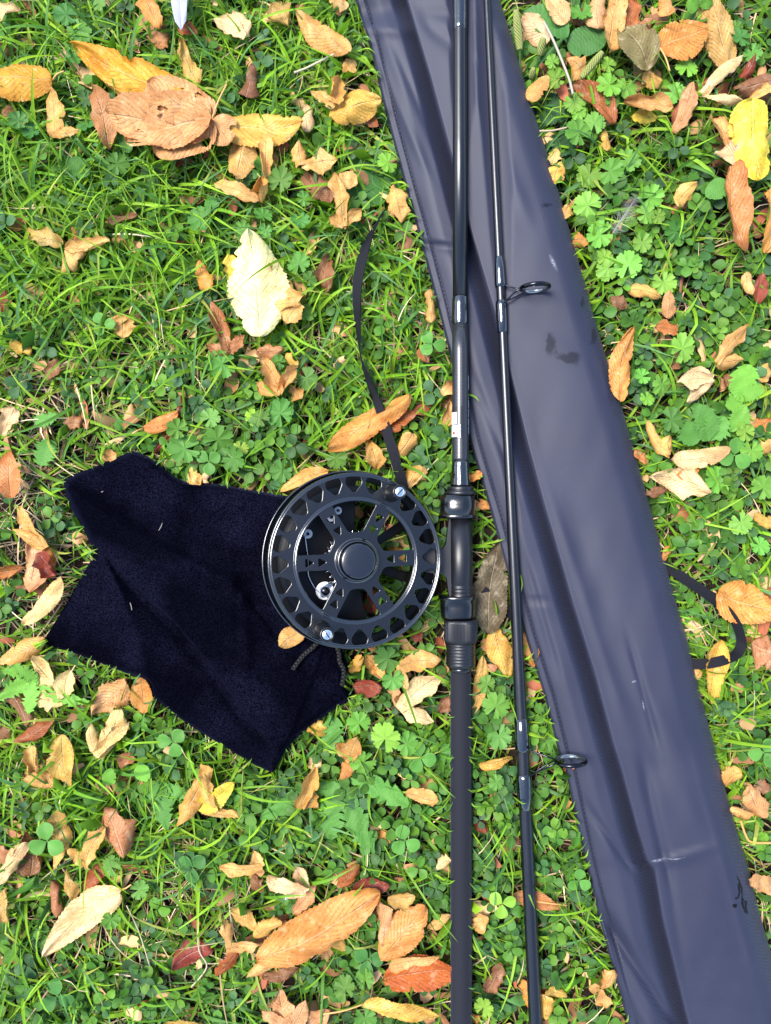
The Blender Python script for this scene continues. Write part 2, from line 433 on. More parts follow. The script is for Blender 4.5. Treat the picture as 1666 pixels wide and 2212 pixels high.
V = PA(X, Y, Z).reshape(-1, 3); V = press(V)
gpart('folded_upper_panel', ([Vector(v) for v in V], grid_faces(nR, X.shape[1]), [(a, b) for a, b in zip((X / 1000).ravel(), (Y / 1000).ravel())]), M['bag'], bag)

# hem stitching
geo = []
y = -240.0
while y < 2420:
    x = BL(y) + hem_px + 1.0; dx = BL(y + 6) - BL(y)
    zz = 0.0165 + 0.0075 * float(sm((hem_px / (BF(y) - BL(y))) / 0.5)) + 0.0003
    a = P(x, y, zz); b = P(x + dx, y + 6, zz)
    geo.append(tube([a, a.lerp(b, 0.5) + Vector((0, 0, 0.0003)), b], PX(0.95), 5)); y += 9.5
st = gpart('hem_stitching', join(*geo), M['thread'], bag, press=False); st['kind'] = 'stuff'

# tie tapes: ribbons with a twist; (x, y, z in mm, apparent width factor as an angle)
def ribbon(pts, w):
    pts = smooth_path(pts, 7); V = []; n = len(pts)
    C = [P(p[0], p[1], p[2] / 1000) for p in pts]
    for i in range(n):
        t = (C[min(i + 1, n - 1)] - C[max(i - 1, 0)]).normalized(); side = Vector((0, 0, 1)).cross(t).normalized(); up = t.cross(side)
        a = math.radians(pts[i][3]); d = side * math.cos(a) + up * math.sin(a); nn = t.cross(d); h = PX(w) / 2; th = 0.00045
        for q, s in ((-1, 1), (0, 1.15), (1, 1), (1, -1), (0, -1.15), (-1, -1)):
            V.append(C[i] + d * (h * q) + nn * (th * s))
    Fc = grid_faces(n, 6, True); Fc.append(tuple(range(5, -1, -1))); Fc.append(tuple(range((n - 1) * 6, n * 6)))
    return V, Fc
gpart('tie_tape', ribbon([(828, 458, 20, 70), (815, 480, 24, 72), (798, 512, 27, 50), (782, 560, 29, 10), (772, 620, 30, 25), (772, 680, 29, 52), (776, 730, 28, 72), (780, 772, 26, 88),
        (797, 822, 25, 62), (820, 882, 25, 35), (836, 932, 26, 15), (852, 985, 27, 10), (868, 1040, 24, 6), (890, 1110, 15, 0), (940, 1200, 11, 0), (1000, 1244, 11, 0), (1040, 1272, 13, 10), (1098, 1322, 14, 8), (1150, 1345, 12, 0)], 22), M['tape'], bag, smooth=False)
gpart('tie_tape', ribbon([(1400, 1200, 12, 0), (1440, 1224, 15, 8), (1477, 1249, 18, 10), (1527, 1283, 21, 25), (1567, 1316, 23, 40), (1590, 1346, 25, 55), (1600, 1374, 25, 60), (1601, 1397, 24, 45),
        (1586, 1417, 22, 55), (1544, 1431, 20, 20), (1500, 1434, 17, 18), (1455, 1420, 12, 0)], 22), M['tape'], bag, smooth=False)

# ------------------------------------------------------------------ rod, butt section
rod = empty('fishing_rod', P(997, 1800, 0.0))
tag(rod, 'black fishing rod butt section with foam grip and reel seat, running top to bottom', 'fishing rod')
rod_piece('whipping', R1, [(-60, 30), (-40, 33), (30, 32), (58, 30.5), (66, 30.2), (66.5, 29)], M['epoxy'], rod)
rod_piece('blank', R1, [(-110, 28.5), (66, 29.4), (300, 30.5), (640, 32)], M['blank'], rod)
rod_piece('whipping', R1, [(641, 31.6), (644, 34), (660, 35), (690, 35.6), (699, 35.2), (701, 34)], M['epoxy'], rod)
sl = rod_piece('carbon_sleeve', R1, [(701, 34.6), (760, 35), (990, 36), (996, 36)], M['carbon'], rod, seg=60)
rod_piece('tapered_cone', R1, [(996, 36.4), (1000, 37), (1030, 40), (1046, 43), (1051, 44)], M['epoxy'], rod)
rod_piece('winding_check', R1, [(1051, 44), (1051.3, 55), (1053, 57), (1058, 57), (1060, 55), (1060.5, 64), (1062, 68), (1067, 68), (1069, 66)], M['satin'], rod)
def egg(th, t):
    # lobe on the reel side (theta = 90 deg is e2); sign checked against the reel's side
    return 1 + 0.42 * max(0.0, math.cos(th - EGG)) ** 2.2
EGG = math.radians(90) if (R1(1200) - R1(1100)).normalized().cross(Vector((0, 0, 1))).x < 0 else math.radians(270)
rod_piece('reel_hood', R1, [(1069, 58), (1070, 61), (1090, 62), (1111, 62), (1111.5, 66), (1113, 67.5), (1117, 67.5), (1119, 66), (1119.5, 56)], M['gloss'], rod, seg=56, xsec=egg)
rod_piece('seat_barrel', R1, [(1112, 51.5), (1262, 51.5), (1263, 50), (1265, 50), (1266, 52), (1270, 52), (1271, 50.2), (1273, 50.2), (1274, 52.4), (1278, 52.4), (1279, 50.4), (1281, 50.4), (1282, 52.6), (1292, 52.6)], M['satin'], rod)
rod_piece('reel_hood', R1, [(1286, 56), (1286.5, 66), (1288, 68), (1293, 68), (1295, 64), (1310, 62.5), (1330, 61), (1335, 58)], M['gloss'], rod, seg=56, xsec=egg)
def knurl(th, t):
    if t < 0.12 or t > 0.9: return 1.0
    k = (th / (2 * math.pi) * 72) % 1.0; grp = int(th / (2 * math.pi) * 12) % 2
    return 1.0 - (0.045 if (k < 0.45) else 0.0)
rod_piece('locking_nut', R1, [(1337, 66), (1338, 71), (1344, 72), (1344.5, 72), (1378, 72), (1381, 71), (1387, 68), (1388, 62)], M['satin'], rod, seg=288, xsec=knurl)
tp = [(1387, 58)]; y = 1388.0
while y < 1437: tp += [(y, 61), (y + 1.2, 63.5), (y + 4.2, 63.5), (y + 5.4, 61)]; y += 7.0
tp += [(1438, 60), (1441, 55)]
rod_piece('threaded_collar', R1, tp, M['satin'], rod)
rod_piece('end_ring', R1, [(1440, 42), (1440.5, 50), (1444, 51), (1448, 50), (1449, 44)], M['gloss'], rod)
rod_piece('foam_grip', R1, [(1449, 42), (1451, 44.5), (1600, 45), (1900, 46), (2200, 46.5), (2325, 46.5), (2329, 44)], M['foam'], rod, seg=48)

# printed decal: two white panels, an emblem and lettering that follow the sleeve
def wrap(axis, y, ang, lift):
    q = axis(y); d = (axis(y + 10) - axis(y - 10)).normalized(); up = (Vector((0, 0, 1)) - d * d.z).normalized(); side = up.cross(d)
    if side.x < 0: side = -side
    r = PX(np.interp(y, [700, 760, 990], [34.6, 35, 36]), q.z) / 2 + lift
    return q + up * (math.cos(ang) * r) + side * (math.sin(ang) * r)
def panel(y0, y1, a0, a1, lift, n=10, m=12, rnd=0.0):
    V = [];
    for j in range(m + 1):
        for i in range(n + 1):
            V.append(wrap(R1, y0 + (y1 - y0) * j / m, math.radians(a0 + (a1 - a0) * i / n), lift))
    return V, grid_faces(m + 1, n + 1)
dec = gpart('decal', panel(879, 948, -92, 14, 0.00012, 14, 16), M['black_ink'], rod, press=False)
gpart('picture_panel', panel(892, 917.5, -88, -30, 0.0002), M['white_ink'], rod, dec, press=False)
gpart('emblem_panel', panel(920, 944.5, -88, -26, 0.0002), M['white_ink'], rod, dec, press=False)
def strokes(lst, w, lift):
    geo = []
    for (ya, aa, yb, ab) in lst:
        n = 5; V = []; L = math.hypot(yb - ya, (ab - aa) * 0.3) + 1e-6
        ny = -(ab - aa) * 0.3 / L * w; na = (yb - ya) / L * w / 0.3
        for i in range(n + 1):
            t = i / n; yv = ya + (yb - ya) * t; av = aa + (ab - aa) * t
            V.append(wrap(R1, yv - ny / 2, math.radians(av - na / 2), lift)); V.append(wrap(R1, yv + ny / 2, math.radians(av + na / 2), lift))
        geo.append((V, grid_faces(n + 1, 2)))
    return join(*geo)
gpart('reed_drawing', strokes([(896, -62, 909, -40), (899, -70, 897, -38), (901, -66, 911, -52), (903, -74, 900, -34), (905, -70, 906, -36), (907, -72, 904, -44), (909, -66, 911, -34), (898, -58, 905, -48), (895, -72, 899, -60)], 0.9, 0.0003), M['black_ink'], rod, dec, press=False)
gpart('red_emblem', strokes([(931, -68, 936, -50), (936, -50, 931, -38), (936, -66, 936, -44), (941, -66, 937, -50), (937, -50, 941, -38), (933, -60, 939, -60), (934, -54, 938, -54)], 2.0, 0.0003), M['red_ink'], rod, dec, press=False)
gpart('emblem_frame', strokes([(923, -74, 923, -66), (923, -66, 943, -64), (943, -64, 943, -72)], 0.8, 0.0003), M['black_ink'], rod, dec, press=False)
def text_on_rod(body, y0, y1, a_mid, height_deg, name, mat, root, sub=None):
    cu = bpy.data.curves.new(name, 'FONT'); cu.body = body; cu.size = 1.0; cu.resolution_u = 2
    to = bpy.data.objects.new(name, cu); COL.objects.link(to)
    dg = bpy.context.evaluated_depsgraph_get(); me = bpy.data.meshes.new_from_object(to.evaluated_get(dg)); bpy.data.objects.remove(to)
    co = np.array([v.co[:] for v in me.vertices]); mn = co.min(0); mx = co.max(0)
    V = [wrap(R1, y0 + (c[0] - mn[0]) / (mx[0] - mn[0]) * (y1 - y0), math.radians(a_mid - height_deg * ((c[1] - mn[1]) / (mx[1] - mn[1]) - 0.5)), 0.0003) for c in co]
    # letters read downwards, their tops to the right
    V = [wrap(R1, y0 + (c[0] - mn[0]) / (mx[0] - mn[0]) * (y1 - y0), math.radians(a_mid + height_deg * ((c[1] - mn[1]) / (mx[1] - mn[1]) - 0.5)), 0.0003) for c in co]
    Fc = [tuple(p.vertices) for p in me.polygons]; bpy.data.meshes.remove(me)
    return gpart(name, (V, Fc), mat, root, sub, press=False)
text_on_rod('TOURNAMENT', 918.5, 947, -14.5, 22, 'lettering', M['white_ink'], rod, dec)
geo = []
for (ya, yb) in ((812, 826), (828, 843), (854, 856), (859, 862), (864.5, 881), (884, 901), (904.5, 919.5), (922, 938)):
    geo.append(panel(ya, yb, 68, 112, 0.00012, 6, 4))
gpart('side_lettering', join(*geo), M['white_ink'], rod, press=False)

# ------------------------------------------------------------------ rod, upper section with two line guides
tip = empty('fishing_rod_section', P(1140, 1800, 0.0))
tag(tip, 'slim black rod section with two line guides, lying right of the reel rod', 'fishing rod')
R2W = ([-120, 0, 533, 1086, 1439, 1623, 2200, 2340], [14.5, 15, 18, 21.5, 25, 27, 29, 29.5])
def w2(y): return float(np.interp(y, *R2W))
rod_piece('blank', R2, [(y, w2(y)) for y in (-110, 0, 300, 533, 800, 1086, 1300, 1439, 1623, 1900, 2200, 2330)], M['blank'], tip, seg=32)
def guide(y_top, y_mid1, y_mid2, y_bot, ring_x, ring_y, ring_z, ring_r, lift):
    a = rod_piece('whipping', R2, [(y_top - 1, w2(y_top)), (y_top, w2(y_top) + 3), (y_top + 30, w2(y_top) + 5), (y_mid1 - 8, w2(y_mid1) + 6), (y_mid1 - 1, w2(y_mid1) + 4), (y_mid1, w2(y_mid1))], M['epoxy'], tip, seg=28)
    b = rod_piece('whipping', R2, [(y_mid2, w2(y_mid2)), (y_mid2 + 1, w2(y_mid2) + 4), (y_mid2 + 10, w2(y_mid2) + 6.5), (y_bot - 30, w2(y_bot) + 5), (y_bot - 1, w2(y_bot) + 3), (y_bot, w2(y_bot))], M['epoxy'], tip, seg=28)
    c = P(ring_x, ring_y, ring_z); r = PX(ring_r, ring_z)
    ax = (R2(ring_y - 20) - R2(ring_y + 20)).normalized()
    arm = (c - R2(ring_y)); arm = (arm - ax * arm.dot(ax)).normalized(); nrm = arm.cross(ax).normalized()
    def ringpts(rad, off=0, n=48): return [c + ax * off + arm * (math.cos(2 * math.pi * i / n) * rad) + nrm * (math.sin(2 * math.pi * i / n) * rad) for i in range(n)]
    g = gpart('line_guide', tube(ringpts(r), PX(3.8, ring_z), 12, True), M['chrome'], tip, press=False)
    # broad ceramic liner: a short polished hoop
    V = []; prof = [(0.955, -0.16), (0.88, -0.13), (0.82, -0.05), (0.80, 0.0), (0.82, 0.05), (0.88, 0.13), (0.955, 0.16)]
    for rad, off in prof: V += ringpts(r * rad, r * off)
    gpart('ceramic_ring', (V, grid_faces(len(prof), 48, True)), M['ceramic'], tip, g, press=False)
    inner = c - arm * r
    f1 = R2(y_mid1 - 2) + arm * (PX(w2(y_mid1), 0.028) * 0.5); f2 = R2(y_mid2 + 3) + arm * (PX(w2(y_mid2), 0.028) * 0.5)
    wr = PX(1.9, ring_z)
    gpart('guide_leg', tube([f1 + ax * 0.003, f1 + arm * 0.0008, f1.lerp(inner, 0.6) + arm * 0.0006, inner - arm * 0.0003], wr, 8), M['chrome'], tip, g, press=False)
    for s in (-1, 1):
        e = c - arm * (r * 0.80) + nrm * (r * 0.62 * s)
        gpart('guide_leg', tube([f2 - ax * 0.003, f2 + arm * 0.0008, f2.lerp(e, 0.5) + nrm * (0.001 * s), e], wr, 8), M['chrome'], tip, g, press=False)
guide(556, 621, 649, 719, 1156, 621, 0.041, 31, 0)
guide(1551, 1622, 1670, 1747, 1233, 1644, 0.037, 32, 0)

# ------------------------------------------------------------------ centrepin reel
Q = 0.0000799                       # metres per drawing unit of the reel
RZ = 0.058
reel = empty('centrepin_reel', P(775, 1214, 0.02))
tag(reel, 'black centrepin fishing reel with pierced drum, resting on the dark pouch', 'fishing reel')
axis_ = Vector((416, 24, 1635)).normalized()
ex = Vector((1, 0, 0)); ex = (ex - axis_ * ex.dot(axis_)).normalized(); ey = axis_.cross(ex)
RC = P(770.5, 1211, RZ)
def RL(x, y, z): return RC + (ex * x + ey * y + axis_ * z) * Q
def rpart(name, geo, mat, sub=None, smooth=True, press=True):
    V = [RL(*v) for v in geo[0]]
    return gpart(name, (V, geo[1], geo[2] if len(geo) > 2 else None), mat, reel, sub, smooth, press)

def rounded(poly, r, n=4, thr=25):
    out = []; m = len(poly)
    for i in range(m):
        a = np.array(poly[i - 1], float); b = np.array(poly[i], float); c = np.array(poly[(i + 1) % m], float)
        u = a - b; v = c - b; lu = np.hypot(*u); lv = np.hypot(*v); u /= lu; v /= lv
        ang = math.degrees(math.acos(max(-1, min(1, -np.dot(u, v)))))
        if ang < thr: out.append(tuple(b)); continue
        d = min(r, 0.42 * lu, 0.42 * lv); p0 = b + u * d; p1 = b + v * d
        for k in range(n + 1):
            t = k / n; out.append(tuple((1 - t) ** 2 * p0 + 2 * t * (1 - t) * b + t * t * p1))
    return out
def rot(pts, a):
    c, s = math.cos(math.radians(a)), math.sin(math.radians(a)); return [(x * c - y * s, x * s + y * c) for x, y in pts]
def circ(r, n=120): return [(r * math.cos(2 * math.pi * i / n), r * math.sin(2 * math.pi * i / n)) for i in range(n)]
def plate(outlines, thick, bevel):
    """flat plate with holes: a filled 2D curve with a rounded edge, as a mesh in drawing units; its front is z = 0"""
    cu = bpy.data.curves.new('plate', 'CURVE'); cu.dimensions = '2D'; cu.fill_mode = 'BOTH'; cu.extrude = thick / 2 - bevel; cu.bevel_depth = bevel; cu.bevel_resolution = 1
    cu.offset = -bevel
    for pts in outlines:
        sp = cu.splines.new('POLY'); sp.points.add(len(pts) - 1); sp.use_cyclic_u = True
        for p, q in zip(sp.points, pts): p.co = (q[0], q[1], 0, 1)
    o = bpy.data.objects.new('plate', cu); COL.objects.link(o)
    dg = bpy.context.evaluated_depsgraph_get(); me = bpy.data.meshes.new_from_object(o.evaluated_get(dg)); bpy.data.objects.remove(o)
    V = [(v.co.x, v.co.y, v.co.z - thick / 2) for v in me.vertices]; Fc = [tuple(p.vertices) for p in me.polygons]; bpy.data.meshes.remove(me)
    return V, Fc
def turned(prof, seg=96, cap=True):
    """lathe about the reel axis: prof = [(radius, z)]"""
    V = []; 
    for r, z in prof:
        for k in range(seg): th = 2 * math.pi * k / seg; V.append((r * math.cos(th), r * math.sin(th), z))
    Fc = grid_faces(len(prof), seg, True)
    if cap: Fc.append(tuple(range((len(prof) - 1) * seg, len(prof) * seg)))
    return V, Fc
def shift(geo, dx, dy, dz=0): return [(x + dx, y + dy, z + dz) for x, y, z in geo[0]], geo[1]

holes = []
tri = rounded([(603, -16), (683, -77), (736, -62), (736, 62), (683, 77), (603, 16)], 22)
for k in range(24):
    if k in (2, 14): continue
    holes.append(rot(tri, 92.3 - 15 * k))
def window(a_mid):
    pts = []
    for (sgn, Rr_) in ((-1, 255), (-1, 520)):
        pass
    def corner(sp, off, R_):
        al = math.sqrt(R_ * R_ - off * off); c, s = math.cos(math.radians(sp)), math.sin(math.radians(sp)); return (al * c - off * s, al * s + off * c)
    lo = a_mid - 30; hi = a_mid + 30
    a = corner(lo, 70, 258); b = corner(lo, 70, 522); c = corner(hi, -70, 522); d = corner(hi, -70, 258)
    ab = math.atan2(b[1], b[0]); ac = math.atan2(c[1], c[0])
    if ac < ab: ac += 2 * math.pi
    arc = [(522 * math.cos(ab + (ac - ab) * i / 10), 522 * math.sin(ab + (ac - ab) * i / 10)) for i in range(1, 10)]
    return rounded([a, b] + arc + [c, d], 34)
for k in range(6): holes.append(window(32.3 + 60 * k))
for k in range(6):
    holes.append(rot(rounded([(264, 0), (338, 40), (338, -40)], 20), 2.3 + 60 * k))
    holes.append(rot(rounded([(376, 0), (452, 42), (452, -42)], 20), 2.3 + 60 * k))
drum = rpart('drum_face', plate([circ(768, 144)] + holes, 34, 5), M['anod'], smooth=False)
rpart('outer_lip', turned([(738, -2), (742, 7), (750, 8), (753, 3), (757, 3), (760, 10), (769, 11), (776, 4), (778, -30), (774, -60), (760, -62), (750, -40)], 144, False), M['rim'], drum)
rpart('raised_ring', turned([(526, -3), (530, 6), (536, 7), (540, 1), (546, 1), (550, 6), (556, 6), (560, -3)], 144, False), M['rim'], drum)
# drum walls behind the pierced face: line channel and its posts
rpart('line_channel', turned([(600, -36), (585, -60), (572, -90), (568, -150), (572, -188), (600, -205), (668, -214), (670, -224), (600, -228), (555, -215), (548, -90), (556, -36)], 120, False), M['anod_dark'], drum)
rpart('hub', turned([(200, -10), (200, 8), (196, 14), (188, 14), (186, 24), (182, 56), (176, 66), (166, 68), (160, 60), (157, 46), (156, 40)], 96, False), M['rim'], drum)
rpart('spindle_cap', turned([(158, 30), (156, 84), (150, 96), (140, 101), (90, 107), (40, 109), (4, 110)], 96), plain('turned_spindle_cap', (0.003, 0.003, 0.005), 0.22, 1.75, mottled=0.12), drum)
for n_, a in enumerate((62.3, 62.3 - 180)):
    cx, cy = 672 * math.cos(math.radians(a)), 672 * math.sin(math.radians(a))
    kn = rpart('handle_knob', shift(turned([(82, -4), (82, 6), (70, 14), (62, 40), (54, 110), (52, 180), (56, 240), (62, 272), (62, 292), (57, 300), (44, 301), (43, 290), (2, 290)], 48), cx, cy), M['knob'])
    sc_ = rpart('screw', shift(turned([(42, 286), (42, 300), (38, 305), (4, 306)], 40), cx, cy), M['steel'], kn)
    ang = math.radians(48 if n_ == 0 else 125); c_, s_ = math.cos(ang), math.sin(ang)
    bx_ = [(-36, -4.5), (36, -4.5), (36, 4.5), (-36, 4.5)]; bx_ = [(x * c_ - y * s_ + cx, x * s_ + y * c_ + cy) for x, y in bx_]
    rpart('slot', ([(*p, 304) for p in bx_] + [(*p, 307.5) for p in bx_], [(3, 2, 1, 0), (4, 5, 6, 7), (0, 1, 5, 4), (1, 2, 6, 5), (2, 3, 7, 6), (3, 0, 4, 7)]), M['black_ink'], kn, smooth=False)
# back frame: rim, solid left side, four swept arms
bw = []
for a0, a1 in ((-75, -22), (-14, 28), (36, 86)):
    outer = [(722 * math.cos(math.radians(a0 + (a1 - a0) * i / 10)), 722 * math.sin(math.radians(a0 + (a1 - a0) * i / 10))) for i in range(11)]
    inner = [(230 * math.cos(math.radians(a1 - 5 - (a1 - a0 - 10) * i / 6)), 230 * math.sin(math.radians(a1 - 5 - (a1 - a0 - 10) * i / 6))) for i in range(7)]
    bw.append(rounded(outer + inner, 40))
bk = shift(plate([circ(800, 144)] + bw, 30, 6), 0, 0, -268)
back = rpart('back_frame', bk, M['anod_dark'], smooth=False)
rpart('back_rim', turned([(790, -268), (804, -262), (808, -240), (806, -206), (798, -200), (790, -206), (788, -262)], 144, False), M['rim'], back)
# check gear, pawls, washers, spring
N = 28; gp = []
for i in range(N):
    a = 360 / N * i
    gp += rot([(226, -12), (264, -3), (226, 12)], a)
rpart('check_gear', shift(plate([gp, circ(150, 40)], 16, 2), 0, 0, -190), M['steel'], smooth=False)
def at_depth(px, py, z):
    """drawing position on the picture of the reel -> local position at depth z"""
    f = 1 + (-z * Q) / (H - RZ)
    return ((px - 857) * f - z * 0.214, (840 - py) * f + z * 0.045)
for px, py, r in ((425, 605, 42), (575, 1100, 82), (690, 402, 36), (632, 462, 38)):
    x, y_ = at_depth(px, py, -235)
    w_ = rpart('washer', shift(turned([(r, -240), (r, -228), (r - 4, -225), (r * 0.34, -225), (r * 0.32, -232)], 36, False), x, y_), M['nickel'])
    rpart('screw_head', shift(turned([(r * 0.5 if r > 60 else r * 0.3, -232), (r * 0.48 if r > 60 else r * 0.28, -205), (3, -200)], 24), x, y_), M['knob'], w_)
wp = [(*at_depth(px, py, -222), -222) for px, py in ((402, 622), (412, 700), (425, 790), (430, 880), (432, 960), (462, 1030), (500, 1088), (575, 1140), (615, 1170))]
V, Fc, uv = tube([Vector(p) for p in smooth_path(wp, 5)], 5.5, 8); rpart('check_spring', (V, Fc), M['steel'])
pw = rounded([at_depth(*p, -222) for p in ((520, 1080), (640, 1010), (655, 1030), (600, 1100), (610, 1150), (540, 1160))], 18)
pv, pf = plate([pw], 14, 2); rpart('pawl', shift((pv, pf), 0, 0, -212), M['steel'], smooth=False)
# foot clamped in the reel seat
fp = [P(x, y, 0.026) for x, y in ((972, 1098), (963, 1175), (957, 1183), (925, 1186), (905, 1190), (905, 1232), (925, 1236), (957, 1240), (964, 1247), (972, 1306), (978, 1306), (978, 1098))]
Vf = [Vector((p.x, p.y, 0.020)) for p in fp] + [Vector((p.x, p.y, 0.0305)) for p in fp]; n = len(fp)
gpart('reel_foot', (Vf, [tuple(range(n - 1, -1, -1)), tuple(range(n, 2 * n))] + [(i, (i + 1) % n, n + (i + 1) % n, n + i) for i in range(n)]), M['satin'], reel, smooth=False)

# ------------------------------------------------------------------ fleece pouch
pouch = empty('reel_pouch', P(420, 1330, 0.0))
tag(pouch, 'crumpled black fleece drawstring pouch lying under the left side of the reel', 'pouch')
OUT = [(288, 974), (262, 984), (200, 1010), (146, 1030), (138, 1046), (146, 1080), (168, 1124), (194, 1172), (204, 1194), (180, 1238), (140, 1310), (104, 1368), (97, 1386), (108, 1396), (170, 1414),
       (250, 1446), (318, 1472), (328, 1500), (346, 1520), (400, 1560), (470, 1604), (540, 1646), (580, 1666), (592, 1666), (606, 1640), (628, 1606), (668, 1572), (720, 1534), (754, 1512), (758, 1500), (744, 1470), (752, 1440), (738, 1400),
       (720, 1340), (712, 1260), (704, 1160), (690, 1090), (640, 1074), (596, 1068), (540, 1058), (470, 1046), (410, 1042), (378, 1030), (340, 1000), (310, 982)]
OUTs = [tuple(p) for p in smooth_path(OUT + [OUT[0]], 3)][:-1]
def dist_poly(X, Y, pts, closed=False):
    best = np.full(X.shape, 1e9); sgn = np.zeros(X.shape); m = len(pts) if closed else len(pts) - 1
    for i in range(m):
        a = np.array(pts[i], float); b = np.array(pts[(i + 1) % len(pts)], float); d = b - a; L2 = d @ d
        t = np.clip(((X - a[0]) * d[0] + (Y - a[1]) * d[1]) / L2, 0, 1); px = X - a[0] - t * d[0]; py = Y - a[1] - t * d[1]
        ds = np.hypot(px, py); cr = d[0] * py - d[1] * px; m_ = ds < best
        best = np.where(m_, ds, best); sgn = np.where(m_, np.where(cr > 0, 1, -1), sgn)
    return best, sgn
def inside(X, Y, pts):
    r = np.zeros(X.shape, bool); n = len(pts); j = n - 1
    for i in range(n):
        xi, yi = pts[i]; xj, yj = pts[j]
        c = ((yi > Y) != (yj > Y)) & (X < (xj - xi) * (Y - yi) / (yj - yi + 1e-12) + xi); r ^= c; j = i
    return r
FA = [(150, 1120), (192, 1163), (225, 1204), (303, 1276), (380, 1348), (452, 1432), (494, 1491), (560, 1580)]
FB = [(205, 1160), (225, 1204), (255, 1276), (285, 1354), (308, 1426), (315, 1468), (330, 1540)]
FCc = [(120, 1040), (183, 1079), (279, 1145), (380, 1198), (500, 1258), (524, 1288)]
FD = [(524, 1288), (532, 1380), (530, 1491)]
FE = [(700, 1400), (668, 1490), (625, 1600), (590, 1680)]
def pouch_z(X, Y):
    d, s = dist_poly(X, Y, FB); db = -d * s
    d, s = dist_poly(X, Y, FA); da = -d * s
    d, s = dist_poly(X, Y, FCc); dc = -d * s
    dd, _ = dist_poly(X, Y, FD)
    de, se = dist_poly(X, Y, FE); de = -de * se
    z = np.full(X.shape, 0.0165)
    up_a = sm(da / 7 + 0.5); up_b = sm(db / 7 + 0.5); t1 = np.clip(da / (np.maximum(da, 0) + np.abs(dc) + 1e-6), 0, 1)
    z += up_a * (0.0085 + 0.0190 * np.where(dc < 0, t1, np.exp(-np.maximum(dc, 0) / 34)) * np.exp(-np.maximum(X - 500, 0) / 60))
    z += (1 - up_a) * up_b * 0.0120 * (1 - np.clip(np.maximum(db, 0) / (np.maximum(db, 0) + np.abs(da) + 1e-6), 0, 1)) ** 1.2
    z += (1 - up_b) * (1 - up_a) * 0.0080 * np.exp(-np.maximum(-db, 0) / 50)
    z -= 0.0030 * np.exp(-((da + 12) / 12) ** 2)
    z += 0.0025 * np.exp(-(dd / 12) ** 2) - 0.0030 * np.exp(-(np.hypot(X - 570, Y - 1390) / 45) ** 2)
    z += 0.0035 * sm(-de / 10 + 0.5) * (X > 500) * sm((X - 500) / 80)
    z += 0.0040 * np.exp(-(np.hypot((X - 560) / 1.6, Y - 1165) / 40) ** 2) - 0.0080 * np.exp(-(np.hypot((X - 470) / 2.2, Y - 1130) / 22) ** 2) - 0.006 * np.exp(-(np.hypot((X - 540) / 2.6, Y - 1205) / 14) ** 2)
    z += 0.0035 * np.exp(-(np.hypot(X - 330, Y - 1110) / 40) ** 2)
    z += 0.0016 * np.sin(X * 0.019 + 1.3 * np.sin(Y * 0.011)) * np.sin(Y * 0.017 + 0.6) + 0.0007 * np.sin(X * 0.05 + Y * 0.031) + 0.0005 * np.sin(Y * 0.071 - X * 0.043)
    return z
ob = np.array(OUTs); ig = []
for gx in np.arange(90, 770, 5.0):
    for gy in np.arange(968, 1672, 5.0): ig.append((gx + rng.uniform(-1, 1), gy + rng.uniform(-1, 1)))
ig = np.array(ig); ins = inside(ig[:, 0], ig[:, 1], OUTs); dd_, _ = dist_poly(ig[:, 0], ig[:, 1], OUTs, True); ig = ig[ins & (dd_ > 2.5)]
pts = np.vstack([ob, ig]); nb = len(ob)
res = geometry.delaunay_2d_cdt([Vector(p) for p in pts], [], [list(range(nb))], 1, 1e-6)
pv = np.array([v[:] for v in res[0]]); pf = [tuple(f) for f in res[2]]
db_, _ = dist_poly(pv[:, 0], pv[:, 1], OUTs, True)
zz = pouch_z(pv[:, 0], pv[:, 1]); ed = np.sqrt(np.clip(1 - (1 - np.clip(db_ / 16, 0, 1)) ** 2, 0, 1))
zz = 0.010 + (zz - 0.010) * ed
# keep the cloth below the reel's tilted back
rb = RC + axis_ * (-300 * Q); W = PA(pv[:, 0], pv[:, 1], zz); d2 = np.hypot(W[:, 0] - rb.x, W[:, 1] - rb.y)
plane = rb.z - ((W[:, 0] - rb.x) * axis_.x + (W[:, 1] - rb.y) * axis_.y) / axis_.z - 0.0015
zz = np.where(d2 < 0.070, np.minimum(zz, plane), zz)
Vp = PA(pv[:, 0], pv[:, 1], zz); nv = len(Vp)
# underside: the outline is drawn in and closed below
bi = [i for i in range(nv) if db_[i] < 1e-3]
if pf and True:
    f0 = pf[0]; a, b, c = (Vector(Vp[i]) for i in f0[:3])
    if (b - a).cross(c - a).z < 0: pf = [tuple(reversed(f)) for f in pf]
Vb = Vp.copy(); Vb[:, 2] = 0.006
allV = [Vector(v) for v in Vp]; allF = list(pf)
gpart('pouch_body', (allV, allF, [(0, 0)] * nv), M['fleece'], pouch)
# pile: short fibres standing out of the cloth, thickest along the folds and the outline
nf = 5000; okf = np.array([i for i, f in enumerate(pf) if min(db_[j] for j in f) > 9]); fi = okf[rng.integers(0, len(okf), nf)]; tri_ = np.array([pf[i][:3] for i in fi]); w_ = rng.dirichlet((1, 1, 1), nf)
c0 = (Vp[tri_] * w_[:, :, None]).sum(1); e1 = Vp[tri_[:, 1]] - Vp[tri_[:, 0]]; e2 = Vp[tri_[:, 2]] - Vp[tri_[:, 0]]; nn = np.cross(e1, e2); nn /= np.linalg.norm(nn, axis=1, keepdims=True) + 1e-12
dirn = nn * 0.6 + rng.normal(0, 0.6, (nf, 3)); dirn /= np.linalg.norm(dirn, axis=1, keepdims=True); ln = rng.uniform(0.0004, 0.0010, (nf, 1)); sd = np.cross(dirn, rng.normal(0, 1, (nf, 3))); sd /= np.linalg.norm(sd, axis=1, keepdims=True)
